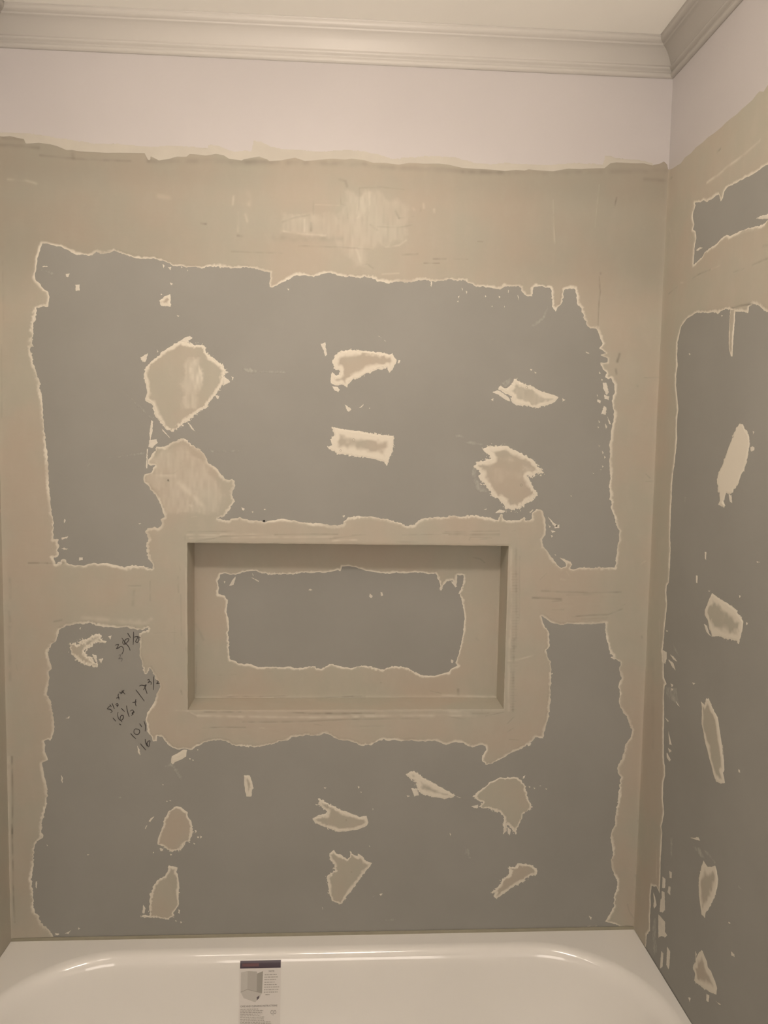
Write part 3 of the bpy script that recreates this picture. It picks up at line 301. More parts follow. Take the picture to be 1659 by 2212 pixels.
ST = [
('1254.4 1766 1256.7 1728.5', 2, 0.5, -0.2),
('1256.7 1728.5 1262.1 1669', 3, 1.6, -0.5),
('1261.6 1665.9 1260.7 1615.3', 2, 0.5, -0.1),
('1360.8 1804.1 1357.8 1757.1 1354.8 1708.3', 2, 0.6, -0.25),
('1403 1777.5 1399.9 1758.6', 3, -0.6, 0.5),
('1369.2 1597.5 1373 1562.6 1371.2 1524.2 1371.7 1479.3', 2, -0.9, 0.6),
('1372.2 1605.6 1372.3 1603.4', 4, -0.8, 0.6),
('1468.1 1352 1471.7 1347.2', 5, -0.6, 0.35),
('1487.7 1367.1 1521.3 1368.9', 2, -0.4, 0.45),
('1424.8 1420.9 1420.6 1403', 6, -0.2, 0.7),
('1417.9 1386.7 1420.2 1373.7', 5, -0.2, 0.6),
('453.3 1687 464.4 1686.2', 4, -0.8, 0.6),
('535.4 1662.8 544.8 1661.3', 5, -0.6, 0.4),
('32.9 1767.2 69 1766.8 94.2 1760.5', 5, 0.5, -0.35),
('16.6 1839.9 63.3 1839.9 99.3 1837.8', 8, 0.1, 0.35),
('24.1 1856.2 70.8 1854.5', 9, 0.1, 0.25),
('171.7 1838.8 175 1819.2', 9, 0.1, 0.3),
('102.6 1821.8 196.7 1816.4 298.9 1816.7', 5, 0.1, 0.25),
('335.7 1836.1 337.4 1818.2', 7, 0.1, 0.25),
('342.9 1818.4 416.6 1821.2 624.3 1829.1', 11, 0, 0.22),
('521.2 1821.5 708.1 1828.6 821.4 1829.2', 12, 0, 0.25),
('821.5 1825.6 1150.9 1823.1', 12, 0, 0.22),
('1044.1 1820.4 1270.1 1828.8 1515.6 1841.1', 10, 0, 0.2),
('1467 1820.5 1516.6 1819.2', 8, 0, 0.2),
('763.2 1794 776.5 1790.9 780.5 1780', 6, -0.8, 0.4),
('808.9 1777.3 808.3 1740.4 804.1 1714.3', 3, 0.9, 0.25),
('810.8 1777.4 860.2 1781 909.9 1777.3', 3, 0.7, 0.2),
('829.9 1774.4 832.3 1741.2', 3, 0.5, -0.25),
('765.5 1768.4 767.7 1740.8 781 1737.6 783.3 1709.9', 3, 0.7, 0.2),
('709.1 1736.9 762.1 1736.9', 3, 0.5, -0.3),
('705.2 1744.1 705.5 1714.7', 3, 0.5, 0.2),
('637.7 1697.6 664 1707.7 697.9 1714.4', 4, 0.8, 0.25),
('637.8 1675.4 679.4 1671.3 732.5 1669.3', 4, 0.9, -0.45),
('684.8 1702.9 685 1677', 5, 0.7, -0.4),
('700 1696 700.2 1679.4', 5, -1, 0.45),
('619.1 1660 766.8 1663', 14, -0.3, 0.22),
('672.1 1645.1 763.2 1645.4 835.8 1642.9', 3, 0.8, 0.25),
('834.9 1696.8 850.4 1686.2', 5, 0.6, 0.3),
('850.2 1693.6 900 1693.4 930.6 1700', 3, 0.6, 0.2),
('793 1695.4 795.3 1665.8', 5, -0.5, 0.25),
('870.2 1647.7 900.8 1652.4 915.9 1664.1', 4, 0.9, -0.35),
('817.2 1606.8 828.6 1609 842.2 1600', 3, -0.8, 0.3),
('803.3 1640 813.2 1614.1', 6, 0.8, -0.35),
('863.5 1587.5 902 1590.6', 3, 0.6, -0.3),
('908.9 1632.1 943.5 1635', 4, -0.5, 0.3),
('980.4 1625.3 1009.4 1626.2', 3, -0.7, 0.5),
('1024.9 1626.7 1059.8 1627', 2, -0.5, 0.4),
('959.3 1614.9 994.1 1616', 3, -0.5, 0.4),
('891.7 1728.5 899.6 1713.9', 5, -0.6, 0.3),
('899.6 1713.9 934 1718.8', 4, 0.5, 0.2),
('948.8 1749 949.2 1730.4', 4, 0.6, 0.2),
('954.6 1747.4 955.9 1738.1', 5, 0.8, -0.5),
('979.8 1735.2 980.7 1729.7', 5, 0.8, -0.5),
('931.8 1737.3 933.7 1733.6', 6, 0.8, -0.4),
('1082 1667.6 1093.7 1667.2', 2, -0.5, 0.4),
('521.4 1627.3 566.5 1626.9 634.4 1627.2', 3, -0.4, 0.22),
('526 1748.8 524.1 1730.5', 5, 0.7, -0.4),
('557.7 1760.9 561.5 1731.8', 10, 0.5, -0.3),
('552.2 1709.4 556 1694.8', 6, 0.6, -0.35),
('535.4 1714.3 535.4 1672.1', 5, 0.5, -0.25),
('360.8 1743 383 1740.1', 10, 0.4, -0.2),
('59.7 912.6 102.1 913', 3, -0.8, 0.6),
('102.1 912.3 146.2 914', 3, -0.5, 0.35),
('115.5 775.9 131.4 779.9', 5, -0.5, 0.5),
('285 861.6 313.7 861.8', 2, -0.5, 0.4),
('297.6 849.2 294.1 816.3', 6, -0.3, 0.25),
('334.5 872.5 334.2 826.4', 2, -0.4, 0.3),
('322.6 776.8 337.1 783.5', 7, 0.4, -0.5),
('290.6 780 309.8 780.1', 8, 0.4, -0.4),
('182.2 786.1 277.8 776.6 329 773.5', 10, 0.2, -0.3),
('344.2 1122.5 388.6 1123.2', 2, -0.4, 0.3),
('388.6 1123.2 410.9 1139.6', 2, -0.3, 0.2),
('377.4 1108.5 378.3 1106.3', 3, -0.9, 1.0),
('429.6 1023.6 442.3 1025.4', 2, 0.4, -0.4),
('401.2 1100.8 432.9 1075.5 455.2 1049.9', 14, 0.3, -0.5),
('353.7 1119.4 391.7 1118.4', 8, 0.3, -0.4),
('417.4 1184.6 436.3 1146.4', 8, 0.2, -0.25),
('426.4 1051.1 429.6 1049.5', 5, 0.5, -0.6),
('416.6 981.1 416.6 963.2', 3, 0.5, 0.15),
('409.9 988.5 533.1 992', 2, -0.3, 0.35),
('420.1 982.1 497 981.7', 4, 0.6, -0.4),
('425.2 974.3 491.9 977.7', 3, 0.4, -0.3),
('440.5 968 476.5 973.6 497 978.5', 2, -0.3, 0.3),
('497 984.3 618.4 983.5', 4, 0.5, -0.35),
('497 979 652.1 986 769.4 987.3', 2, -0.4, 0.45),
('522.8 976.7 756.4 980.6', 4, 0.4, -0.3),
('756.5 971.3 782.6 974.2 814.1 974', 4, 0.7, -0.5),
('751.2 976.5 824.1 986.6', 2, -0.4, 0.4),
('802.4 986.3 833.9 986.7', 2, -0.5, 0.5),
('920.8 987.6 1013.5 989.2', 2, -0.4, 0.3),
('1016.1 992.1 1077.3 993.4', 3, -0.5, 0.4),
('1032.1 989.4 1152.2 991.5', 3, -0.6, 0.5),
('1066.8 987.4 1152.3 988.3', 2, -0.4, 0.35),
('1021.3 995.9 1152 999', 2, -0.5, 0.4),
('907.9 971.6 960.8 970.8', 4, 0.2, 0.25),
('1080.4 977.4 1082.9 982.8', 3, -0.7, 0.4),
('1082.9 983.3 1131 983.3', 2, -0.6, 0.4),
('1107.1 979 1133.8 982', 2, -0.5, 0.4),
('1181.5 998.5 1189.5 1000.5', 2, -0.5, 0.3),
('1193.3 965.2 1200.6 776.3 1201.1 718.9', 4, -0.6, 0.3),
('1181.4 959.8 1186.7 830.5 1187.5 718.9', 6, 0.8, -0.3),
('1202.3 938.5 1207.4 776.3', 4, -0.3, 0.15),
('1196.4 738.9 1196.4 651.2 1199.2 560', 4, -0.7, 0.35),
('1184.2 738.9 1188.2 562.8', 6, 0.8, -0.35),
('1183.1 685.5 1204.8 686.9 1242.7 698', 3, 0.8, -0.35),
('1181.8 681.4 1205 680', 3, -0.4, 0.3),
('1090.4 700.4 1106.8 693.6 1123.2 688.2', 2, 0.4, 0.2),
('444.7 551 549.6 547.9 708.2 546.1 830.6 547.1', 7, 1.0, -0.45),
('457.8 560.4 544.3 560.2', 3, -0.6, 0.5),
('655.1 558.6 830.5 555.9', 2.5, -0.8, 0.65),
('705.5 555.2 804.1 553.8', 2.5, -0.6, 0.5),
('641.8 564 660.3 564', 3, 0.5, -0.4),
('549.6 535.7 628.8 535.4 708.3 537.1 830.7 543', 3, -0.5, 0.4),
('455.1 521.6 502.3 523 554.9 522', 3, -0.6, 0.45),
('586.6 520.6 599.8 520.5', 2, 0.5, -0.3),
('719 531 737.7 528.2', 2, 0.6, 0.2),
('426.5 559.1 442.1 551', 3, 0.5, -0.3),
('392.6 564.6 421.3 563.2', 3, 0.4, -0.3),
('808.3 556.8 861.9 555.8', 2.5, -0.6, 0.5),
('808.4 548.6 969.7 549.5 1078.1 549.2 1105.3 549.1', 7, 1.0, -0.4),
('808.5 541.2 915.9 542.8 969.8 542.6', 3, -0.4, 0.35),
('1023.8 550.7 1067.4 543.7 1078.3 541.4', 2, -0.5, 0.4),
('1099.7 555.2 1137.9 555.1', 4, -0.7, 0.4),
('1132.6 549 1176 558.6', 2, -0.5, 0.5),
('1045.3 558.9 1088.8 557.5', 8, 0.3, -0.3),
('827.5 523.8 886.6 524.9', 2, -0.4, 0.3),
('1121.2 565.1 1122.4 562.9', 4, -0.9, 0.6),
('1185.1 529.4 1201 546.1', 2, -0.4, 0.3),
('1185.7 508.6 1201.9 519.6', 2, -0.4, 0.3),
('1191.8 490.4 1216.6 488.9', 2, -0.4, 0.3),
('1257.9 855.7 1373.8 851.4 1452.5 854.3', 4, -0.7, 0.4),
('1319.4 846 1394.5 848.2', 3, -0.5, 0.3),
('1238.1 838.7 1306.2 835.7', 4, -1, 0.5),
('1285.9 830.5 1308 832.3', 3, -0.5, 0.35),
('1286.6 810.1 1313.9 810.2', 2, -0.4, 0.3),
('1335 793.3 1376 796.9 1423.9 798.9 1457.8 812.7', 3, -1, 0.5),
('1359.2 788.3 1424.2 792', 3, 0.4, 0.2),
('1454 819.5 1464.1 824.7', 2, -0.4, 0.4),
('1499.3 923.7 1509.3 930.6', 3, 0.7, -0.5),
('1253.5 882.8 1269.9 899.8', 2, -0.4, 0.2),
('1501.4 1140.5 1512.1 1130.7', 2, -0.4, 0.4),
('1502.2 1122.2 1519.2 1123.5', 2, -0.4, 0.3),
('1304.4 884.8 1312.9 883.2', 4, 0.6, -0.4),
('1317.3 903.5 1324.5 893.5', 3, 0.5, -0.3),
('1509 746.9 1510.5 743.5', 4, -0.6, 0.5),
('1521.2 282.6 1527 271.8', 5, -0.4, 0.4),
('1520.4 141.9 1523 123.7', 4, -0.4, 0.3),
('1504.2 65.7 1508.6 47.4 1525.8 21.4', 3, -0.4, 0.35),
('13.5 799.3 16.1 776.4', 5, -0.3, 0.3),
('14.3 763.2 13.2 637.9', 7, -0.3, 0.25),
('12.4 453.9 11.9 355.7 9.4 267.3', 3.5, -1.8, 0.55),
('8.9 289.1 8.9 185.9 8.4 116.6 10.2 46.9', 3.5, -1.8, 0.55),
('5.1 454 2.3 267.3', 5, 1, -0.25),
('2.4 272 1.7 151.4 2.1 50.5', 5, 1, -0.25),
('26.6 676 30.4 661.1', 2, -0.4, 0.3),
('16.8 879.8 17.3 831', 6, -0.2, 0.2),
('389.8 714.9 390.1 768.1', 3, -0.2, 0.1),
('341.7 749.6 396.4 751.5', 2, -0.3, 0.15),
('405.5 611 407.1 604.2', 3, -0.5, 0.4),
('1177.5 825.7 1178.3 802', 8, -0.2, 0.15),
('401.9 910 404.4 899.6', 3, -0.3, 0.2),
('399.2 883.7 400.3 846.9', 3, -0.4, 0.25),
('405.5 841.7 406.4 746.2', 3, -0.3, 0.2),
('417.3 904.9 417.9 719.6', 4, 0.5, -0.2),
('415.3 725.8 416.6 709.8', 3, -0.5, 0.3),
('404.5 613.2 405.3 609.2', 3, -0.5, 0.4),
('17 1590.6 15.7 1462.2', 3, -0.2, 0.15),
('10.5 1406.6 7.7 1244.6', 3, -0.3, 0.25),
('1183.4 903.4 1194.5 903.5', 1.7, -0.35, 0.1712179987897304),
('1184.7 896.4 1200.4 896.5', 1.7, -0.35, 0.3522405111598417),
('1186 889.4 1196.5 889.5', 1.7, -0.35, 0.3014860414196156),
('1184.1 882.4 1199.5 882.5', 1.7, -0.35, 0.3203115462481656),
('1187.5 875.4 1200.2 875.5', 1.7, -0.35, 0.24838295505134284),
('1187.2 868.4 1199.6 868.5', 1.7, -0.35, 0.3839279212893065),
('1186.6 861.4 1202.8 861.5', 1.7, -0.35, 0.1589810823482144),
('1184.7 854.3 1198.4 854.4', 1.7, -0.35, 0.266223465524328),
('1187.6 847.3 1203.5 847.4', 1.7, -0.35, 0.2450037304751779),
('1186.4 840.3 1200.5 840.4', 1.7, -0.35, 0.1943591088729415),
('1187.2 833.2 1196.1 833.3', 1.7, -0.35, 0.19417999521855808),
('1186.9 826.2 1197.4 826.2', 1.7, -0.35, 0.277541673388749),
('1188.7 819.1 1200.9 819.2', 1.7, -0.35, 0.3186199243364675),
('1187.3 812.1 1204.4 812.2', 1.7, -0.35, 0.2614094030051677),
('1189.7 805 1203.3 805.1', 1.7, -0.35, 0.2813414292532832),
('1189.4 798 1204 798', 1.7, -0.35, 0.2983713897946979),
('1189.6 790.9 1204.8 791', 1.7, -0.35, 0.39047523447455645),
('1188.2 783.8 1205.8 783.9', 1.7, -0.35, 0.33850101791296805),
('1190.9 776.8 1203.3 776.8', 1.7, -0.35, 0.28258892903086125),
('1191.3 769.7 1200.3 769.7', 1.7, -0.35, 0.38120801802364257),
('1190.5 762.6 1204.1 762.7', 1.7, -0.35, 0.37071272964531327),
('1191.5 755.5 1201.6 755.6', 1.7, -0.35, 0.2919262676050611),
('1191.7 748.4 1202.9 748.5', 1.7, -0.35, 0.3147213254530188),
('1190.9 741.3 1206.1 741.4', 1.7, -0.35, 0.3248929095175609),
('1189.7 734.2 1206.9 734.3', 1.7, -0.35, 0.37698512415652363),
('1190.8 727.1 1206 727.2', 1.7, -0.35, 0.3778444589670117),
('1191.3 720 1202.1 720', 1.7, -0.35, 0.3893404278890395),
('1189.9 736.2 1199.5 736.2', 1.7, -0.35, 0.3186566111097062),
('1189.3 729.1 1200.8 729.1', 1.7, -0.35, 0.33474246469425717),
('1189 721.9 1198 722', 1.7, -0.35, 0.3692789626296278),
('1189.5 714.8 1200.1 714.9', 1.7, -0.35, 0.25997947439734864),
('1190.6 707.7 1201.2 707.7', 1.7, -0.35, 0.41462086306968793),
('1191.3 700.6 1198.9 700.6', 1.7, -0.35, 0.36778478624318944),
('1189.1 693.5 1202.7 693.5', 1.7, -0.35, 0.1818470769943868),
('1190.9 686.3 1202.1 686.4', 1.7, -0.35, 0.16467303843744036),
('1191.2 679.2 1198.8 679.2', 1.7, -0.35, 0.35474330010002364),
('1189.2 672.1 1203.7 672.1', 1.7, -0.35, 0.306708799607679),
('1190.2 664.9 1199.2 664.9', 1.7, -0.35, 0.397424253546772),
('1189.4 657.8 1201.1 657.8', 1.7, -0.35, 0.4193903618685032),
('1192.9 650.6 1198.1 650.6', 1.7, -0.35, 0.1670389235668411),
('1191.2 643.5 1199.4 643.5', 1.7, -0.35, 0.2248505085843029),
('1190 636.3 1198.8 636.3', 1.7, -0.35, 0.18456692387438303),
('1190.5 629.1 1198.4 629.1', 1.7, -0.35, 0.16226237281283026),
('1190.5 621.9 1201.7 621.9', 1.7, -0.35, 0.22670701621723277),
('1191.2 614.8 1205.2 614.8', 1.7, -0.35, 0.20512164277529285),
('1193.9 607.6 1199.1 607.6', 1.7, -0.35, 0.26566976440576817),
('1191.1 600.4 1206.2 600.4', 1.7, -0.35, 0.44700046386084036),
('1191.9 593.2 1199.8 593.2', 1.7, -0.35, 0.151258832985612),
('1194 586 1205.3 586', 1.7, -0.35, 0.3727378869377339),
('1192.1 578.8 1202.5 578.8', 1.7, -0.35, 0.25116413195899356),
('1192 571.6 1202.7 571.6', 1.7, -0.35, 0.2845959787476882),
('1195.5 564.4 1205.7 564.4', 1.7, -0.35, 0.37198399911621016)]
STN = [
('424.5 841.2 427 785.6', 3, -0.4, 0.25),
('422.9 752.1 441.9 710.2', 6, -0.2, 0.2),
('425.5 697 422.5 578.5', 4, -0.4, 0.3),
('478.7 622.4 521.2 623.8', 2, -0.4, 0.3),
('601.1 632.9 612.2 632.4', 3, 0.4, 0.3),
('488.3 566.5 526.9 568.4 579.3 568.3 648.6 569.7', 2.5, -0.8, 0.5),
('488.3 570.5 524.1 573.3', 3, 0.4, -0.3),
('615.3 566.9 668.1 565.4', 2, -0.6, 0.4),
('684.8 564.5 832.6 568.9', 2.5, -0.8, 0.55),
('809.4 568.9 843 568.9', 2, -0.5, 0.4),
('809.4 564.3 950.3 563.5 1063.8 561.9 1178.2 558.9', 3, -0.9, 0.6),
('1006.5 582.2 1035.1 575', 2, -0.4, 0.3),
('1077.5 585.1 1078.4 572.1', 6, -0.9, 0.5),
('1038 570.7 1092.2 569.1 1178 566.1', 5, 0.6, -0.35),
('983.1 619.7 991.6 618.2', 3, -0.5, 0.4),
('880.4 603.3 882.4 602.7', 2, -0.4, 0.5),
('1153.8 812.3 1156.7 808', 3, -0.2, 0.2),
('1122.4 718 1125.3 713.7', 6, -0.2, 0.2),
('1105.5 923.6 1125.3 919.5 1136.9 909.8', 2.5, -0.3, 0.45),
('826.7 532.1 829.6 530.6', 2, -0.3, 0.2),
('466.5 884.5 467.9 883.1', 4, -0.3, 0.4)]
STR = [
('196.7 1748.2 238.6 1746.8 271.5 1749.5 315.5 1749.1 353.9 1751.3 393 1753.8', 5, 1.0, -0.6),
('233.5 1795.1 246.9 1795.6', 4, -0.6, 0.5),
('13.9 1820.4 22.8 1819.2', 4, -0.6, 0.5),
('22 1705.6 38.3 1676.7', 3, 0.7, -0.3),
('33.8 1556.4 76.6 1562.4', 3, -0.6, 0.4),
('153.1 1564.6 183.2 1566.4 230.4 1564', 3, -0.8, 0.5),
('271.3 1563.3 230.4 1564', 2, 0.3, -0.3),
('390.6 1534.6 423.7 1534 439.4 1533.7', 3, -0.8, 0.5),
('322.2 1537.7 361.8 1534.7', 2, -0.4, 0.3),
('423.8 1559.8 437 1557.8', 4, -0.5, 0.6),
('323.1 1468.8 356.8 1468 398 1463.2', 3, -0.9, 0.9),
('92.7 1568.1 105.4 1565.3', 3, 0.5, -0.4),
('32.3 984.3 39.5 961.4', 4, -0.2, 0.15),
('64.3 799.8 73 742.2', 5, 0.4, -0.2),
('106.8 265.5 115.3 188.7', 6, 0.4, -0.2),
('38.1 692.4 62.2 496.6', 20, 0, 0.12)]
DRY = [
('418.1 1391.7 452.7 1389.4 455.7 1342.2 455.6 1285.2 449.3 1272.4 405 1268.3 408.5 1347.4', 0.35),
('435.4 1388.9 452.6 1370.5 455.6 1288.4 439.8 1288 430.6 1354.2', 0.35),
('328.7 1157.5 407.9 1190.8 464.9 1150.1 516 1076.6 490.4 1030.8 369 1029.3 344 1080.7 328.3 1109.4', 0.3),
('633.8 1719.6 762.3 1716.6 784.4 1769.1 845.2 1771.2 922 1744.4 930.3 1714.9 912.1 1662.1 832 1637.1 844.2 1592.6 794.3 1598.6 766.9 1650 679.4 1669.4 634.1 1675.3', 0.22),
('807 1777.2 829.8 1778.1 834.7 1711.7 804.2 1710.6', 0.15),
('1109.9 1193.4 1247.9 1146.5 1214.9 1132.7 1187.3 1162 1127.2 1167.5', 0.35),
('1114.1 1160.7 1201.3 1139.1 1208.5 1122.7 1135.5 1111.7', 0.15),
('1168.2 1348.6 1275.4 1315.2 1222.9 1294.6 1166 1312.9', 0.25)]
HW = [
('pencilled measurement 30 1/2 near the top left of the lower board', ['254.2 720.9 257.3 722.5 261.2 723.3 258.8 716.2 256.5 713 261.1 714.6 267.3 718.6 271.9 714.6 272.6 708.2 268.6 699.4', '272 732.9 270.8 727.4 273.5 723.4 278.9 725.8 283.6 731.4 285.1 736.2 279.8 736.1 275.9 732.1 275.1 727.4 275.8 724.2 278.9 723.4', '269 738.5 276.6 727.4 284.2 717.8 288 708.3', '282.2 750.5 289.3 738.6', '296.1 753.2 295.9 738.6 295 721.8', '297.5 740.2 304.4 742.1 312.1 738.6', '306.7 741.8 302.8 734.6 300.9 729.8 304.3 727.4 306.2 729.8 308.2 735.4 306 739.4']),
('faint rubbed out figure under the 30 1/2', ['261.7 697 265.5 698.6 264.7 693.8 261.6 689.1 266.2 690.7 269.3 689.1 268.5 684.3 266.2 682.7']),
('pencilled measurement 5 1/2 x 7 in small figures', ['240.3 575.1 238 574.3 234 568.7 239.4 567.8 243.3 565.4 244.8 562.2 240.9 559.8', '239.3 579.1 243.4 573.8', '245 582.3 250.3 568.3', '252.7 579.1 257.4 581.5 258.9 577.5 256.2 573.1', '254.7 576.7 259.2 577.2', '254.9 594.4 262.2 596.8', '259.9 604.9 259.1 599.2 261.7 591.2', '262.3 609.7 266.1 606.5 269.3 612.9', '273.2 614 269.3 608.9 266.1 604.9', '267.7 612.1 271.6 608.1 275.4 603.7']),
('pencilled measurement 16 1/2 x 17 3/2', ['246.2 547.3 253.4 538.7', '261 533 263 530.6 265.4 530.1', '258.7 561.3 257.4 554.1 260.1 544.3 265.5 541.1 270.2 545.9 270.2 552.4 265.6 552.4 263.2 546 263.9 541.1 267.7 536.6', '265.8 570.2 273.7 562.1', '278.2 576.6 280.4 562.1 284.2 549.1', '286.6 562.9 291.3 566.1 294.4 562.1 292 555.6 289.6 552.7', '294.3 555.6 290.8 558 293.6 560.4 297.5 561.2', '292.2 583.9 301.5 585.5', '300.1 591.9 298.4 583.1 300.7 575', '300.2 614.5 307.9 604 319.9 587.1', '308.1 623.3 312.7 625.8 320.5 624.9 324.4 626.6 320.4 618.5 317.3 614.5', '320.5 623.3 323.5 613.7 326.2 604.8', '326.8 637.8 330.7 639.4 331.4 635.4 328.3 631.4 332.2 633.8 335.7 633 335.2 626.5', '341.6 646.7 341.5 631.4 340.6 613.7', '348.5 637 352.3 633.8 348.4 629.4 356.2 630.6']),
('pencilled measurement 10 1/ running under the compound edge', ['287.2 509.4 293 502.1 299.5 496.3', '295.5 518.3 294.7 511.8 297.8 507.7 304 506.9 307.9 511.7 307.2 517.4 302.5 519.9 297.9 519.9 295.5 517.5', '308.1 533.2 313.2 525', '318.2 539.3 322 526.3 320.9 514.1']),
('pencilled figure 16 half covered by compound, lowest of the numbers', ['309.7 484.1 316.2 475.9 322.4 468', '321 495.4 321.7 487.3 325.6 477.5', '325.6 477.5 325.3 486.4 328.8 490.5 331.9 490.8 331.1 485.6 329.5 477.4 327.1 476.2', '323.3 485.6 327.1 478.3'])]
DIMP = [
(803.3, 1208.2, 3.6, 0),
(773.5, 1183.4, 2.2, 0),
(1206.5, 1338.1, 3.0, 0),
(1201.6, 1109.4, 3.0, 0),
(797.6, 291.3, 2.4, 0),
(597.5, 1016.8, 2.6, 1),
(812.9, 159.9, 2.0, 0),
(378.0, 1108.5, 1.4, 1)]
# ---------------------------------------------------------------- helpers
def tag(o, label=None, cat=None, group=None, kind=None):
    if label: o['label'] = label
    if cat: o['category'] = cat
    if group: o['group'] = group
    if kind: o['kind'] = kind
    return o

def link(o, parent=None):
    SC.collection.objects.link(o)
    if parent is not None:
        o.parent = parent
        o.matrix_parent_inverse = parent.matrix_world.inverted()
    return o

def empty(name, loc):
    o = bpy.data.objects.new(name, None); o.empty_display_size = .1
    o.location = loc; SC.collection.objects.link(o)
    bpy.context.view_layer.update()
    return o

def mesh(name, V, F, mats, parent=None, smooth=False, fm=None):
    me = bpy.data.meshes.new(name)
    me.from_pydata([tuple(v) for v in V], [], [tuple(f) for f in F]); me.update()
    for m in (mats if isinstance(mats, (list, tuple)) else [mats]): me.materials.append(m)
    if smooth: me.polygons.foreach_set('use_smooth', [True] * len(me.polygons))
    if fm is not None: me.polygons.foreach_set('material_index', fm)
    return link(bpy.data.objects.new(name, me), parent)

def box(name, a, b, m, parent=None, bev=0.0):
    bm = bmesh.new()
    x0, y0, z0 = a; x1, y1, z1 = b
    vs = [bm.verts.new(p) for p in ((x0,y0,z0),(x1,y0,z0),(x1,y1,z0),(x0,y1,z0),(x0,y0,z1),(x1,y0,z1),(x1,y1,z1),(x0,y1,z1))]
    for f in ((0,3,2,1),(4,5,6,7),(0,1,5,4),(1,2,6,5),(2,3,7,6),(3,0,4,7)): bm.faces.new([vs[i] for i in f])
    if bev: bmesh.ops.bevel(bm, geom=bm.edges[:], offset=bev, segments=3, affect='EDGES', profile=.6)
    me = bpy.data.meshes.new(name); bm.to_mesh(me); bm.free(); me.materials.append(m)
    return link(bpy.data.objects.new(name, me), parent)

def nt(name):
    m = bpy.data.materials.new(name); m.use_nodes = True
    t = m.node_tree; b = t.nodes['Principled BSDF']
    return m, t, b

def N(t, typ, **kw):
    n = t.nodes.new(typ)
    for k, v in kw.items():
        if k.startswith('i_'): n.inputs[k[2:].replace('_', ' ')].default_value = v
        else: setattr(n, k, v)
    return n

def noise(t, scale, detail=3, rough=.55, stretch=None):
    tc = N(t, 'ShaderNodeNewGeometry')
    mp = N(t, 'ShaderNodeMapping')
    if stretch: mp.inputs['Scale'].default_value = stretch
    t.links.new(tc.outputs['Position'], mp.inputs['Vector'])
    n = N(t, 'ShaderNodeTexNoise', i_Scale=scale, i_Detail=detail, i_Roughness=rough)
    t.links.new(mp.outputs[0], n.inputs['Vector'])
    return n

def mixc(t, f, a, b):
    m = N(t, 'ShaderNodeMix', data_type='RGBA')
    for s, v in ((0, f), (6, a), (7, b)):
        if isinstance(v, (tuple, float, int)): m.inputs[s].default_value = v
        else: t.links.new(v, m.inputs[s])
    return m.outputs[2]

def ramp(t, fac, lo, hi):
    r = N(t, 'ShaderNodeMapRange', interpolation_type='SMOOTHSTEP')
    r.inputs['From Min'].default_value = lo; r.inputs['From Max'].default_value = hi
    t.links.new(fac, r.inputs['Value'])
    return r.outputs[0]

def bump(t, b, h, strength, dist=.001, prev=None):
    n = N(t, 'ShaderNodeBump', i_Strength=strength, i_Distance=dist)
    t.links.new(h, n.inputs['Height'])
    if prev is not None: t.links.new(prev, n.inputs['Normal'])
    t.links.new(n.outputs[0], b.inputs['Normal'])
    return n.outputs[0]

def plain(name, col, rough=.8, var=.04, scale=6, bscale=220, bs=.12, tint=None):
    m, t, b = nt(name)
    n = noise(t, scale, 4)
    d = tuple(c * (1 - var) for c in col[:3]) + (1,); e = tuple(min(1, c * (1 + var)) for c in col[:3]) + (1,)
    if tint: e = tint
    t.links.new(mixc(t, ramp(t, n.outputs[0], .3, .7), d, e), b.inputs['Base Color'])
    b.inputs['Roughness'].default_value = rough
    bump(t, b, noise(t, bscale, 2).outputs[0], bs, .0006)
    return m

C_BOARD = (.315, .312, .285, 1)
C_COMP = (.455, .424, .355, 1)
C_DRY = (.74, .70, .60, 1)
M_board = plain('grey_drywall', C_BOARD, .85, .035, 4, 400, .10)
M_paint = plain('lilac_wall_paint', (.545, .522, .515, 1), .55, .02, 3, 160, .10)
M_ceil = plain('ceiling_paint', (.92, .91, .86, 1), .8, .02, 3, 160, .08)
M_trim = plain('trim_paint', (.60, .58, .54, 1), .42, .015, 3, 90, .05)
M_floor = plain('floor_white_tile', (.80, .77, .70, 1), .6, .06, 8)
M_skim = plain('skim_coat', (.525, .50, .435, 1), .7, .03, 20, 160, .12)

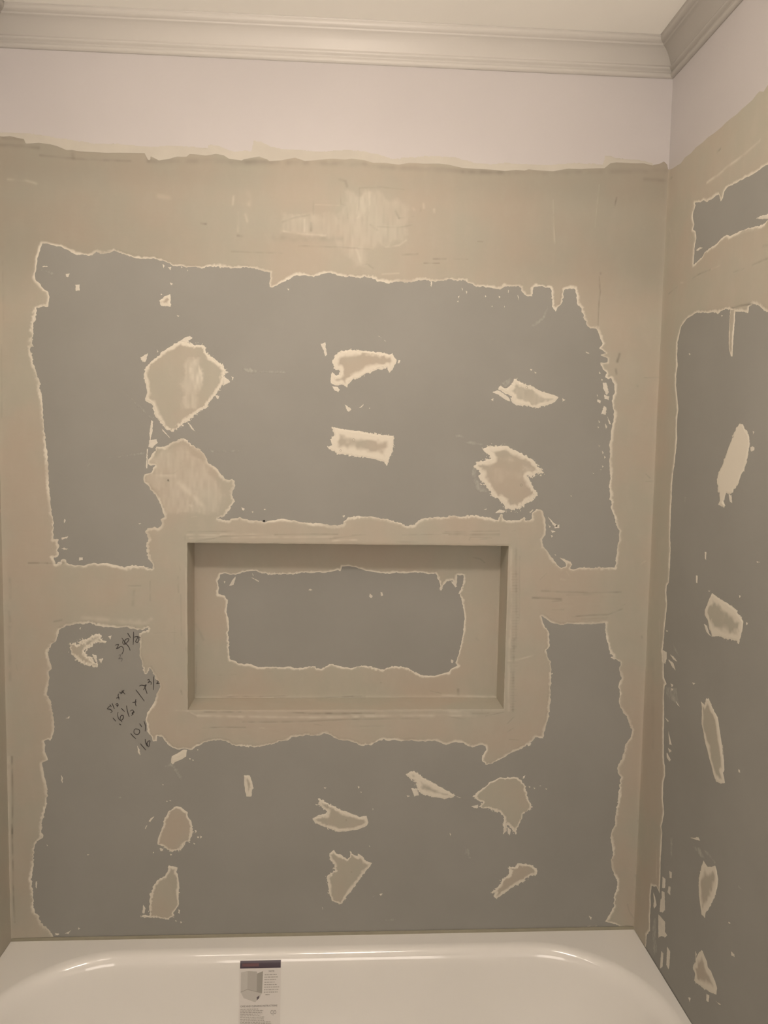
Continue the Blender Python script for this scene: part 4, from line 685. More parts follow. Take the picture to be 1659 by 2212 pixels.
def compound_mat(name, body=C_COMP, dry=C_DRY):
    m, t, b = nt(name)
    a = N(t, 'ShaderNodeAttribute', attribute_name='dry').outputs['Fac']
    s = N(t, 'ShaderNodeAttribute', attribute_name='stain_shade').outputs['Fac']
    big = noise(t, 5, 3); mid = noise(t, 30, 4, .6, (1, 1, .5)); fin = noise(t, 700, 2)
    c = mixc(t, ramp(t, big.outputs[0], .35, .65), tuple(x * k for x, k in zip(body[:3], (1.03, .985, .96))) + (1,), tuple(x * k for x, k in zip(body[:3], (.97, 1.0, .99))) + (1,))
    lig = tuple(min(1, x * 1.10) for x in body[:3]) + (1,)
    sm = N(t, 'ShaderNodeMath', operation='MULTIPLY'); sm.inputs[1].default_value = .28
    t.links.new(ramp(t, mid.outputs[0], .42, .72), sm.inputs[0])
    c = mixc(t, sm.outputs[0], c, lig)
    c = mixc(t, a, c, dry)
    pos = N(t, 'ShaderNodeMath', operation='MAXIMUM'); t.links.new(s, pos.inputs[0]); pos.inputs[1].default_value = 0
    neg = N(t, 'ShaderNodeMath', operation='MULTIPLY'); t.links.new(s, neg.inputs[0]); neg.inputs[1].default_value = -1
    ng = N(t, 'ShaderNodeMath', operation='MAXIMUM'); t.links.new(neg.outputs[0], ng.inputs[0]); ng.inputs[1].default_value = 0
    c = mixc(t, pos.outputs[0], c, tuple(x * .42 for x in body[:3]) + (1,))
    c = mixc(t, ng.outputs[0], c, dry)
    t.links.new(c, b.inputs['Base Color'])
    b.inputs['Roughness'].default_value = .9
    p = bump(t, b, mid.outputs[0], .10, .002)
    bump(t, b, fin.outputs[0], .10, .0005, p)
    return m
M_comp = compound_mat('joint_compound')

def smear_mat():
    m, t, b = nt('thin_compound_smear')
    n = noise(t, 130, 4, .7, (1, 1, .5)); d = N(t, 'ShaderNodeAttribute', attribute_name='dry').outputs['Fac']
    mm = N(t, 'ShaderNodeMath', operation='MULTIPLY'); t.links.new(ramp(t, n.outputs[0], .3, .75), mm.inputs[0])
    inv = N(t, 'ShaderNodeMath', operation='SUBTRACT'); inv.inputs[0].default_value = 1; t.links.new(d, inv.inputs[1])
    t.links.new(inv.outputs[0], mm.inputs[1])
    m2 = N(t, 'ShaderNodeMath', operation='MULTIPLY'); t.links.new(mm.outputs[0], m2.inputs[0]); m2.inputs[1].default_value = .42
    t.links.new(mixc(t, m2.outputs[0], C_BOARD, (.66, .65, .58, 1)), b.inputs['Base Color'])
    b.inputs['Roughness'].default_value = .85
    return m
M_smear = smear_mat()

# ---- value noise on a plane (numpy)
def vnoise(u, v, scale, seed, su=1.0, sv=1.0):
    x = u / (scale * su) + 517.3 * seed; y = v / (scale * sv) + 91.7 * seed + 1000
    xi = np.floor(x).astype(np.int64); yi = np.floor(y).astype(np.int64)
    fx = x - xi; fy = y - yi; fx = fx * fx * (3 - 2 * fx); fy = fy * fy * (3 - 2 * fy)
    def h(a, b):
        k = (a * 374761393 + b * 668265263 + seed * 974634777) & 0xffffffff
        k = ((k ^ (k >> 13)) * 1274126177) & 0xffffffff
        return ((k ^ (k >> 16)) & 0xffff) / 32767.5 - 1
    return (h(xi, yi) * (1 - fx) + h(xi + 1, yi) * fx) * (1 - fy) + (h(xi, yi + 1) * (1 - fx) + h(xi + 1, yi + 1) * fx) * fy

def P(s):
    a = np.array([float(x) for x in s.split()]); return a.reshape(-1, 2)

class Grid:
    def __init__(g, u0, u1, v0, v1, step):
        g.us = np.arange(u0, u1 + step * .999, step); g.vs = np.arange(v0, v1 + step * .999, step); g.step = step
        g.U, g.V = np.meshgrid(g.us, g.vs, indexing='ij')
    def dist(g, poly, R, closed=True):
        d = np.full(g.U.shape, float(R))
        n = len(poly)
        for i in range(n if closed else n - 1):
            a = poly[i]; b = poly[(i + 1) % n]
            i0 = np.searchsorted(g.us, min(a[0], b[0]) - R); i1 = np.searchsorted(g.us, max(a[0], b[0]) + R)
            j0 = np.searchsorted(g.vs, min(a[1], b[1]) - R); j1 = np.searchsorted(g.vs, max(a[1], b[1]) + R)
            if i0 >= i1 or j0 >= j1: continue
            U = g.U[i0:i1, j0:j1] - a[0]; V = g.V[i0:i1, j0:j1] - a[1]
            e = b - a; L = e @ e
            t = np.clip((U * e[0] + V * e[1]) / max(L, 1e-9), 0, 1)
            q = np.hypot(U - t * e[0], V - t * e[1])
            d[i0:i1, j0:j1] = np.minimum(d[i0:i1, j0:j1], q)
        return d
    def inside(g, poly):
        r = np.zeros(g.U.shape, bool); n = len(poly)
        for i in range(n):
            a = poly[i]; b = poly[(i + 1) % n]
            if a[1] == b[1]: continue
            lo, hi = (a, b) if a[1] < b[1] else (b, a)
            j0 = np.searchsorted(g.vs, lo[1]); j1 = np.searchsorted(g.vs, hi[1])
            if j0 >= j1: continue
            xs = lo[0] + (g.vs[j0:j1] - lo[1]) * (hi[0] - lo[0]) / (hi[1] - lo[1])
            r[:, j0:j1] ^= g.us[:, None] < xs[None, :]
        return r
    def sdf(g, poly, R=16):
        d = g.dist(poly, R); return np.where(g.inside(poly), d, -d)
    def rough(g, d, amp, seed=1, fine=2.6):
        k = amp * (.7 * vnoise(g.U, g.V, 11, seed) + .9 * vnoise(g.U, g.V, 5.5, seed + 1) + 1.15 * vnoise(g.U, g.V, 3.2, seed + 2) * np.clip(.9 + 1.3 * vnoise(g.U, g.V, 60, seed + 5), .15, 2))
        return d + k * np.clip(1.4 - np.abs(d) / 12, 0, 1)

def contour_mesh(name, g, phi, hgt, attrs, place, mat, parent):
    """surface of the cells where phi > 0, cut cleanly along phi = 0"""
    nu, nv = phi.shape
    phi = np.where(np.abs(phi) < 1e-4, 1e-4, phi)
    ins = phi > 0
    cnt = ins[:-1, :-1].astype(int) + ins[1:, :-1] + ins[1:, 1:] + ins[:-1, 1:]
    used = np.zeros(phi.shape, bool)
    act = cnt > 0
    for a, b in ((0, 0), (1, 0), (1, 1), (0, 1)):
        used[a:nu - 1 + a, b:nv - 1 + b] |= act
    used &= ins
    idx = np.full(phi.shape, -1, np.int64); k = used.sum(); idx[used] = np.arange(k)
    VU = list(); cols = {n: [a[used]] for n, a in attrs.items()}
    u = [g.U[used]]; v = [g.V[used]]; h = [hgt[used]]
    fi, fj = np.nonzero(cnt == 4)
    quads = np.stack([idx[fi, fj], idx[fi + 1, fj], idx[fi + 1, fj + 1], idx[fi, fj + 1]], 1)
    ex = {}; eu = []; ev = []; eh = []; ea = {n: [] for n in attrs}
    def edge(p, q):
        key = (p, q) if p < q else (q, p)
        if key in ex: return ex[key]
        a, b = key; fa = phi[a]; fb = phi[b]; t = fa / (fa - fb)
        eu.append(g.U[a] + t * (g.U[b] - g.U[a])); ev.append(g.V[a] + t * (g.V[b] - g.V[a]))
        eh.append(0.0)
        for n in attrs: ea[n].append(attrs[n][a] + t * (attrs[n][b] - attrs[n][a]))
        ex[key] = k + len(eu) - 1
        return ex[key]
    polys = []
    for i, j in zip(*np.nonzero((cnt > 0) & (cnt < 4))):
        c = ((i, j), (i + 1, j), (i + 1, j + 1), (i, j + 1)); pl = []
        for q in range(4):
            A = c[q]; B = c[(q + 1) % 4]
            if ins[A]: pl.append(int(idx[A]))
            if ins[A] != ins[B]: pl.append(edge(A, B))
        if len(pl) >= 3: polys.append(pl)
    u = np.concatenate(u + [np.array(eu)]); v = np.concatenate(v + [np.array(ev)]); h = np.concatenate(h + [np.array(eh)])
    xyz = place(u, v, h)
    me = bpy.data.meshes.new(name)
    me.vertices.add(len(u)); me.vertices.foreach_set('co', xyz.astype(np.float32).ravel())
    lv = np.concatenate([quads.ravel(), np.array([x for p in polys for x in p], np.int64)]).astype(np.int32)
    lt = np.concatenate([np.full(len(quads), 4), np.array([len(p) for p in polys], np.int64)]).astype(np.int32)
    ls = np.concatenate([[0], np.cumsum(lt)[:-1]]).astype(np.int32)
    me.loops.add(len(lv)); me.loops.foreach_set('vertex_index', lv)
    me.polygons.add(len(lt)); me.polygons.foreach_set('loop_start', ls)
    me.polygons.foreach_set('use_smooth', np.ones(len(lt), bool))
    me.update(calc_edges=True); me.validate()
    for n in attrs:
        at = me.attributes.new(n, 'FLOAT', 'POINT')
        at.data.foreach_set('value', np.concatenate(cols[n] + [np.array(ea[n])]).astype(np.float32))
    me.materials.append(mat)
    return link(bpy.data.objects.new(name, me), parent)

def P_back(u, v, h): return np.stack([u / 1000, -(h + .12) / 1000, v / 1000 + RIM], 1)
def P_right(u, v, h): return np.stack([W - (h + .12) / 1000, -u / 1000, v / 1000 + RIM], 1)
def P_left(u, v, h): return np.stack([(h + .12) / 1000, -u / 1000, v / 1000 + RIM], 1)
ND = .09
def P_niche(u, v, h): return np.stack([u / 1000, ND - (h + .12) / 1000, v / 1000 + RIM], 1)

def sstep(x, a, b):
    t = np.clip((x - a) / (b - a), 0, 1); return t * t * (3 - 2 * t)

def strokes(g, ST, hgt, stn_shade, dry=None):
    for s, wd_, hh, st in ST:
        p = P(s)
        R = wd_ * 1.6
        d = g.dist(p, R * 1.7, False)
        if d.min() >= R * 1.7: continue
        ww = wd_ * .5
        # break the line up a little along its length
        k = np.exp(-(d / (ww * 1.05)) ** 2) * np.clip(.75 + .7 * vnoise(g.U, g.V, 13, 77), 0, 1.2)
        hgt += hh * .8 * k; stn_shade += st * .75 * k

def coat(name, label, parent, place, g, d, rim, ST=(), DR=(), hmax=1.1, niche=None, seed=5, taper=7, wash=.0):
    hgt = hmax * sstep(d, 0, taper) * (1 + .22 * vnoise(g.U, g.V, 60, seed) + .10 * vnoise(g.U, g.V, 17, seed + 1) + .05 * vnoise(g.U, g.V, 6, seed + 2, 3, 1)) + .02
    rw = rim * (1 + .45 * vnoise(g.U, g.V, 30, seed + 3) + .25 * vnoise(g.U, g.V, 8, seed + 4))
    dry = .92 * (1 - sstep(d, rw * .45, rw * 1.1))
    for s, a in DR:
        p = P(s); q = g.sdf(p, 14)
        q = q - 3 + 8 * vnoise(g.U, g.V, 22, seed + 8) + 3 * vnoise(g.U, g.V, 5, seed + 9)
        dry = np.maximum(dry, dry + a * sstep(q, -6, 8) * (.75 + .5 * vnoise(g.U, g.V, 9, seed + 12, .6, 2.5)))
    dry = np.clip(dry + wash * (.5 + .6 * vnoise(g.U, g.V, 25, seed + 20)), 0, 1)
    stn_shade = np.zeros(d.shape)
    strokes(g, ST, hgt, stn_shade)
    phi = d
    if niche is not None:
        phi = np.minimum(d, niche)
        hgt = hgt * (.35 + .65 * sstep(niche, 0, 4))
    hgt = np.maximum(hgt, .0)
    o = contour_mesh(name, g, phi, hgt, {'dry': dry, 'stain_shade': np.clip(stn_shade, -1, 1)}, place, M_comp, parent)
    if label: o['label'] = label
    return o

def patch(name, label, parent, place, poly, rag, rim, seed, mat=None, step=.85, hmax=.8, wash=0.0, DR=()):
    p = P(poly) if isinstance(poly, str) else poly
    mgn = 7 + rag * 2
    g = Grid(p[:, 0].min() - mgn, p[:, 0].max() + mgn, p[:, 1].min() - mgn, p[:, 1].max() + mgn, step)
    d = g.rough(g.sdf(p, 26), rag, seed)
    fl = vnoise(g.U, g.V, 2.6, seed + 31) + .5 * vnoise(g.U, g.V, 1.4, seed + 32)
    side = np.clip(.3 + 1.6 * vnoise(g.U, g.V, 45, seed + 33), 0, 1)
    d = d + rag * 5 * side * np.clip(fl - .30, 0, 1) * ((d < 1) & (d > -4.5 - rag * 1.5))
    # a few shallow scrape ridges across the dab
    return coat(name, label, parent, place, g, d, rim, DR=DR, hmax=hmax, seed=seed, taper=5, wash=wash)

# ---------------------------------------------------------------- the setting
NX0, NX1, NZ0, NZ1 = .4200, 1.1760, .5650, .9640
Z0, Z1 = RIM + NZ0, RIM + NZ1
YF = -3.1
def wall_back():
    # board face with the niche opening cut out, 14 cm of wall behind it
    xs = [-.12, NX0 - .014, NX1 + .014, W + .12]; zs = [0, Z0 - .014, Z1 + .014, CEIL + .1]
    V = []; F = []; t = .14
    def vid(x, y, z):
        V.append((x, y, z)); return len(V) - 1
    for y, flip in ((0, False), (t, True)):
        ids = [[vid(x, y, z) for z in zs] for x in xs]
        for i in range(3):
            for j in range(3):
                if i == 1 and j == 1: continue
                f = [ids[i][j], ids[i + 1][j], ids[i + 1][j + 1], ids[i][j + 1]]
                F.append(f[::-1] if flip else f)
        if y == 0: A = ids
        else: B = ids
    for (a, b) in (((0, 0), (3, 0)), ((3, 0), (3, 3)), ((3, 3), (0, 3)), ((0, 3), (0, 0))):
        F.append([A[a[0]][a[1]], B[a[0]][a[1]], B[b[0]][b[1]], A[b[0]][b[1]]])
    for (a, b) in (((1, 1), (2, 1)), ((2, 1), (2, 2)), ((2, 2), (1, 2)), ((1, 2), (1, 1))):
        F.append([A[a[0]][a[1]], A[b[0]][b[1]], B[b[0]][b[1]], B[a[0]][a[1]]])
    o = mesh('wall_back', V, F, M_board); tag(o, kind='structure'); return o
wb = wall_back()
wr = tag(box('wall_right', (W, YF, 0), (W + .12, 0, CEIL + .1), M_board), kind='structure')
wl = tag(box('wall_left', (-.12, YF, 0), (0, 0, CEIL + .1), M_board), kind='structure')
tag(box('wall_front', (-.12, YF - .12, 0), (W + .12, YF, CEIL + .1), M_paint), kind='structure')
tag(box('floor', (-.12, YF - .12, -.1), (W + .12, .14, 0), M_floor), kind='structure')
tag(box('ceiling', (0, YF, CEIL), (W, 0, CEIL + .1), M_ceil), kind='structure')
# painted upper walls
PZ = RIM + 1.80
box('painted_area', (0, -.0004, PZ), (W, .001, CEIL), M_paint, wb)['label'] = 'painted upper part of the wall'
box('painted_area', (W - .0004, YF, PZ), (W + .001, 0, CEIL), M_paint, wr)['label'] = 'painted upper part of the wall'
box('painted_area', (-.001, YF, PZ), (.0004, 0, CEIL), M_paint, wl)['label'] = 'painted upper part of the wall'
box('painted_area', (W - .0004, YF, .0), (W + .001, -.86, PZ), M_paint, wr)
box('painted_area', (-.001, YF, .0), (.0004, -.86, PZ), M_paint, wl)

# crown moulding: profile in millimetres (out from the wall, up from its foot)
PROF = [(0, -1), (5, -1), (8.5, .5), (10.2, 3.5), (9.8, 7), (7.0, 9.5), (6.6, 12), (9.5, 13.2), (13.2, 15), (14.8, 17.5), (14, 20), (11.2, 21.5), (10.4, 23.5), (12, 25.5),
        (14, 29), (17.5, 34), (22.5, 39.5), (28.5, 44.2), (35, 47.6), (40, 49), (43.5, 49.4), (44.2, 52.5), (47.5, 53), (51.5, 54.5), (54.6, 57.5), (55.2, 61), (54.2, 63.5), (56.6, 65.3)]
def crown(name, a, b):
    """a run along one wall with mitred ends; a, b: wall line ends, moulding grows to the left of a->b"""
    a = Vector(a); b = Vector(b); d = (b - a).normalized(); n = Vector((-d.y, d.x))
    pr = []
    for i in range(len(PROF) - 1):
        for k in range(2):
            t = k / 2; pr.append((PROF[i][0] * (1 - t) + PROF[i + 1][0] * t, PROF[i][1] * (1 - t) + PROF[i + 1][1] * t))
    pr.append(PROF[-1]); pr.append((0, 65.3))
    V = []; m = len(pr)
    for e, s in ((a, 1), (b, -1)):
        for p, h in pr:
            q = e + n * (p / 1000) + d * (s * p / 1000)
            V.append((q.x, q.y, CROWN + h / 1000))
    F = [(i, (i + 1) % m, m + (i + 1) % m, m + i) for i in range(m)] + [tuple(range(m))[::-1], tuple(range(m, 2 * m))]
    o = mesh(name, V, F, M_trim, smooth=False); o['kind'] = 'structure'
    o.data.polygons.foreach_set('use_smooth', [True] * (m - 2) + [False] * 4)
    o['label'] = 'painted crown moulding with beads and a cove'
    bm = bmesh.new(); bm.from_mesh(o.data); bmesh.ops.recalc_face_normals(bm, faces=bm.faces[:]); bm.to_mesh(o.data); bm.free()
    return o
crown('trim_1', (W, 0), (0, 0))
crown('trim_2', (W, YF), (W, 0))
crown('trim_3', (0, 0), (0, YF))
crown('trim_4', (0, YF), (W, YF))

# ---------------------------------------------------------------- joint compound on the back wall
g = Grid(0, W * 1000 - .4, 8, 1900, 1.8)
top = P(TOP); top = top[np.argsort(top[:, 0], kind='stable')]
outer = np.concatenate([[[-40, -60]], [[W * 1000 + 40, -60]], [[W * 1000 + 40, top[-1, 1]]], top[::-1], [[-40, top[0, 1]]]])
d = g.sdf(outer, 16)
dtop = d.copy()
for s, amp, sd in ((U, 1.3, 11), (L, 1.2, 21)):
    dd = -g.sdf(P(s), 16)
    dd = g.rough(dd, amp, sd)
    d = np.minimum(d, dd)
nr = 6
ax = np.abs(g.U - (NX0 + NX1) * 500) - (NX1 - NX0) * 500; az = np.abs(g.V - (NZ0 + NZ1) * 500) - (NZ1 - NZ0) * 500
nic = np.maximum(ax, az) + .5 * vnoise(g.U, g.V, 12, 3) + .35
# the dry rim only follows the board windows, not the painted top edge
dry_d = np.where(g.V > 1700, 16, d)
def main_coat():
    hgt = 1.3 * sstep(d, 0, 8) * (1 + .22 * vnoise(g.U, g.V, 60, 5) + .10 * vnoise(g.U, g.V, 17, 6) + .06 * vnoise(g.U, g.V, 6, 7, 3, 1)) + .02
    rw = 5.2 * (1 + .5 * vnoise(g.U, g.V, 30, 8) + .3 * vnoise(g.U, g.V, 8, 9))
    dry = .85 * (1 - sstep(dry_d, rw * .4, rw * 1.15)) * np.clip(.85 + .5 * vnoise(g.U, g.V, 40, 44), .35, 1.1)
    for s, a in DRY:
        q = g.sdf(P(s), 14) - 3 + 9 * vnoise(g.U, g.V, 22, 31) + 3 * vnoise(g.U, g.V, 5, 32)
        dry = dry + a * sstep(q, -6, 8) * (.75 + .5 * vnoise(g.U, g.V, 9, 33, .6, 2.5))
    stn_shade = np.zeros(d.shape); strokes(g, ST, hgt, stn_shade)
    # damp upper band runs darker; light falloff towards its ends is painted in
    stn_shade += (.30 * sstep(g.V, 1480, 1640) * (1 - .9 * np.exp(-((g.U - 790) / 330) ** 2)) + .10 * sstep(g.V, 1740, 1800)) * (1 - np.clip(dry, 0, 1))
    # inside corners are built up a little
    hgt += 2.2 * np.exp(-(W * 1000 - g.U) / 5) + 3.0 * np.exp(-g.U / 7)
    phi = np.minimum(d, nic)
    hgt = np.maximum(hgt * (.3 + .7 * sstep(nic, 0, 5)), 0)
    o = contour_mesh('joint_compound', g, phi, hgt, {'dry': np.clip(dry, 0, 1), 'stain_shade': np.clip(stn_shade, -1, 1)}, P_back, M_comp, wb)
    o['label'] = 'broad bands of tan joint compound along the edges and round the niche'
main_coat()
# thin first coat showing above the main coat
def skim():
    p = P(SKIM); gg = Grid(0, W * 1000, p[:, 1].min() - 5, p[:, 1].max() + 5, 2.0)
    dd = gg.rough(gg.sdf(p, 10), .7, 51)
    o = contour_mesh('skim_coat', gg, dd, .25 * sstep(dd, 0, 4) + .3, {'dry': dd * 0}, P_back, M_skim, wb)
    o['label'] = 'thin cream skim coat feathered onto the paint'
skim()
for i, (lab, poly, rag, rim) in enumerate(PB):
    patch('compound_patch', lab, wb, P_back, poly, rag, rim, 100 + 7 * i, DR=DRY)

def crumbs(name, L_, place, parent, seed, step=.8):
    """scattered flecks of compound, too small to pick apart: one part"""
    rnd = random.Random(seed); V = []; F = []; dry = []
    for s in L_:
        p = P(s)
        if place is P_back: p[:, 1] = np.maximum(p[:, 1], 9.5)
        c = p.mean(0)
        # roughened outline, domed
        q = []
        for i in range(len(p)):
            a = p[i]; b = p[(i + 1) % len(p)]; n = max(1, int(np.hypot(*(b - a)) / 2.2))
            for k in range(n):
                w = a + (b - a) * k / n; q.append(w + np.array([rnd.uniform(-.7, .7), rnd.uniform(-.7, .7)]))
        q = np.array(q)
        if len(q) < 3: continue
        k0 = len(V); n = len(q)
        q1 = c + (q - c) * .72
        for w in q: V.append((w[0], w[1], .02))
        for w in q1: V.append((w[0], w[1], .5))
        for j in range(n): F.append((k0 + j, k0 + (j + 1) % n, k0 + n + (j + 1) % n, k0 + n + j))
        F.append(tuple(range(k0 + n, k0 + 2 * n)))
    V = np.array(V); xyz = place(V[:, 0], V[:, 1], V[:, 2])
    o = mesh(name, xyz, F, M_fleck, parent); o['kind'] = 'stuff'
    bm = bmesh.new(); bm.from_mesh(o.data); bmesh.ops.triangulate(bm, faces=[f for f in bm.faces if len(f.verts) > 4]); bm.to_mesh(o.data); bm.free()
    return o
M_fleck = plain('dry_compound', (.70, .665, .58, 1), .9, .05, 60, 500, .1)
crumbs('compound_crumbs', CB, P_back, wb, 3)
for i, s in enumerate(SM):
    p = P(s); gg = Grid(p[:, 0].min() - 6, p[:, 0].max() + 6, p[:, 1].min() - 6, p[:, 1].max() + 6, 1.5)
    dd = gg.rough(gg.sdf(p, 16), 1.8, 300 + i)
    contour_mesh('compound_smear', gg, dd, dd * 0 + .08, {'dry': 1 - sstep(dd, 0, 5)}, P_back, M_smear, wb)

# ---------------------------------------------------------------- joint compound on the right wall
g = Grid(0.4, 800, .8, 1870, 2.0)
rt = P(RTOP)
outer = np.concatenate([[[-40, -60]], [[900, -60]], [[900, 1842]], rt[::-1], [[-40, 1843]]])
d = g.sdf(outer, 16)
for s, amp, sd in ((RU, .9, 61), (RL, .8, 71)):
    d = np.minimum(d, g.rough(-g.sdf(P(s), 16), amp, sd))
def right_coat():
    hgt = 1.2 * sstep(d, 0, 8) * (1 + .2 * vnoise(g.U, g.V, 60, 15) + .08 * vnoise(g.U, g.V, 17, 16)) + .02
    rw = 5.0 * (1 + .4 * vnoise(g.U, g.V, 30, 18) + .3 * vnoise(g.U, g.V, 8, 19))
    dry = .9 * (1 - sstep(np.where(g.V > 1790, 16, d), rw * .4, rw * 1.15))
    stn_shade = np.zeros(d.shape); strokes(g, STR, hgt, stn_shade)
    hgt += 2.2 * np.exp(-g.U / 5)
    o = contour_mesh('joint_compound', g, d, np.maximum(hgt, 0), {'dry': dry, 'stain_shade': np.clip(stn_shade, -1, 1)}, P_right, M_comp, wr)
    o['label'] = 'bands of joint compound down the corner and across the wall'
right_coat()
for i, (lab, poly, rag, rim) in enumerate(PR):
    patch('compound_patch', lab, wr, P_right, poly, rag, rim, 400 + 7 * i, step=.9)
crumbs('compound_crumbs', CRR, P_right, wr, 9)
for i, s in enumerate(SMR):
    p = P(s); gg = Grid(p[:, 0].min() - 6, p[:, 0].max() + 6, p[:, 1].min() - 6, p[:, 1].max() + 6, 1.5)
    dd = gg.rough(gg.sdf(p, 16), 1.5, 500 + i)
    contour_mesh('compound_smear', gg, dd, dd * 0 + .08, {'dry': 1 - sstep(dd, 0, 4)}, P_right, M_smear, wr)
# left wall: one full coat with a beaded corner
g = Grid(0.4, 800, .8, 1850, 5.0)
d = g.rough(g.sdf(np.array([[-40, -60], [780, -60], [780, 1842], [-40, 1850]], float), 16), 1.0, 81)
o = contour_mesh('joint_compound', g, d, 1.2 * sstep(d, 0, 9) + 1.5 * np.exp(-g.U / 9) + .15 * vnoise(g.U, g.V, 40, 3), {'dry': d * 0, 'stain_shade': d * 0}, P_left, M_comp, wl)
o['label'] = 'coat of joint compound over the whole wall'

# handwriting on the board
M_ink = plain('pencil_line', (.055, .05, .048, 1), .6, .1, 60, 500, 0)
M_faint = plain('rubbed_pencil', (.19, .185, .18, 1), .7, .1, 60, 500, 0)
def ribbon(strk, place, wmm, h=.35):
    V = []; F = []
    for s in strk:
        p = P(s)
        # smooth the stroke (Catmull-Rom)
        q = []
        for i in range(len(p) - 1):
            a = p[max(i - 1, 0)]; b = p[i]; c = p[i + 1]; e = p[min(i + 2, len(p) - 1)]
            for k in range(5):
                t = k / 5
                q.append(.5 * ((2 * b) + (-a + c) * t + (2 * a - 5 * b + 4 * c - e) * t * t + (-a + 3 * b - 3 * c + e) * t ** 3))
        q.append(p[-1]); q = np.array(q)
        tg = np.gradient(q, axis=0); L_ = np.hypot(tg[:, 0], tg[:, 1])[:, None]; tg = tg / np.maximum(L_, 1e-6)
        nn = np.stack([-tg[:, 1], tg[:, 0]], 1)
        k0 = len(V); m = len(q)
        for i in range(m):
            w = wmm * .5 * (.65 + .35 * math.sin(math.pi * min(1, (i + .8) / m * 1.02)))
            for s_, hh in ((-1, h), (-.5, h + .12), (.5, h + .12), (1, h)):
                V.append((*(q[i] + nn[i] * w * s_), hh))
        for i in range(m - 1):
            for k in range(3):
                a = k0 + i * 4 + k; F.append((a, a + 4, a + 5, a + 1))
    V = np.array(V); return place(V[:, 0], V[:, 1], V[:, 2]), F
for lab, st in HW:
    faint = lab.startswith('faint')
    V, F = ribbon(st, P_back, 1.75 if not faint else 1.6, .9)
    o = mesh('handwriting', V, F, M_faint if faint else M_ink, wb); o['label'] = lab
# ink-black pinhole and screw dimples
def dimple(u, v, r, place, parent, dark=.5):
    V = []; F = []; n = 14
    for k, (rr, h) in enumerate(((1, 1.25), (.7, .9), (.35, .35), (0.02, .25))):
        for i in range(n):
            a = 2 * math.pi * i / n; V.append((u + r * rr * math.cos(a), v + r * rr * math.sin(a), h))
    for k in range(3):
        for i in range(n): F.append((k * n + i, k * n + (i + 1) % n, (k + 1) * n + (i + 1) % n, (k + 1) * n + i))
    V = np.array(V); o = mesh('screw_dimple' if not dark else 'pinhole', place(V[:, 0], V[:, 1], V[:, 2]), F, M_hole if dark else M_dimp, parent, smooth=True); return o
M_dimp = plain('dimple_compound', (.36, .33, .27, 1), .9, .05, 60, 500, .1)
M_hole = plain('dark_pinhole', (.03, .028, .025, 1), .9, .05, 60, 500, .0)
for u_, v_, r_, k_ in DIMP:
    dimple(u_, v_, r_, P_back, wb, k_)

# ---------------------------------------------------------------- the niche
ni = tag(empty('wall_niche', ((NX0 + NX1) / 2, 0, Z0)), 'rectangular recess in the back wall, coated inside with compound round a bare grey board', 'niche')
th = .0125; e = -.0006
M_compn = M_comp
def npanel(name, a, b, mat): return box(name, a, b, mat, ni, .0)
npanel('back_panel', (NX0 - th, ND, Z0 - th), (NX1 + th, ND + th, Z1 + th), M_board)
M_side = compound_mat('niche_side_compound', tuple(c * 1.13 for c in C_COMP[:3]) + (1,))
npanel('side_panel', (NX0 - th, e, Z0), (NX0, ND, Z1), M_side)
npanel('side_panel', (NX1, e, Z0), (NX1 + th, ND, Z1), M_side)
npanel('top_panel', (NX0 - th, e, Z1), (NX1 + th, ND, Z1 + th), M_side)
npanel('shelf', (NX0 - th, e, Z0 - th), (NX1 + th, ND, Z0), M_side)
g = Grid(NX0 * 1000 + .2, NX1 * 1000 - .2, NZ0 * 1000 + .2, NZ1 * 1000 - .2, 1.5)
d = g.rough(-g.sdf(P(NW), 16), .95, 91)
ex_ = np.minimum(np.minimum(g.U - NX0 * 1000, NX1 * 1000 - g.U), np.minimum(g.V - NZ0 * 1000, NZ1 * 1000 - g.V))
hg = 1.1 * sstep(d, 0, 7) * (1 + .25 * vnoise(g.U, g.V, 40, 4) + .08 * vnoise(g.U, g.V, 9, 5)) + 3 * np.exp(-ex_ / 4)
st_ = np.zeros(d.shape); strokes(g, STN, hg, st_)
rw = 4.6 * (1 + .4 * vnoise(g.U, g.V, 25, 6) + .3 * vnoise(g.U, g.V, 7, 8))
o = contour_mesh('joint_compound', g, d, np.maximum(hg, 0), {'dry': .9 * (1 - sstep(d, rw * .4, rw * 1.15)), 'stain_shade': np.clip(st_, -1, 1)}, P_niche, M_comp, ni)
o['label'] = 'ragged frame of compound on the back of the niche'
crumbs('compound_crumbs', NC, P_niche, ni, 5)

# ---------------------------------------------------------------- bathtub
def enamel():
    m, t, b = nt('white_enamel')
    b.inputs['Base Color'].default_value = (.80, .775, .73, 1)
    n = noise(t, 2.5, 2)
    t.links.new(mixc(t, ramp(t, n.outputs[0], .3, .7), (.88, .87, .83, 1), (.90, .89, .85, 1)), b.inputs['Base Color'])
    b.inputs['Roughness'].default_value = .085
    b.inputs['Specular IOR Level'].default_value = .85
    bump(t, b, noise(t, 9, 2).outputs[0], .05, .004)
    return m
M_tub = enamel()
TD = .762
INNER = (.018, 1.508, -.702, -.040)     # x0, x1, y0, y1 of the basin outline at the rim
SECT = [(0, 0), (3, -.2), (7, -1.1), (11, -2.7), (15, -5.1), (18.5, -8.0), (22, -11.8), (25, -16.2), (27.5, -21.4), (29.5, -27.5), (31, -34.5), (32.2, -43), (34.5, -60), (39, -95), (45, -135), (53, -180),
        (63, -225), (76, -270), (92, -300), (118, -322), (150, -333), (200, -338), (250, -340)]
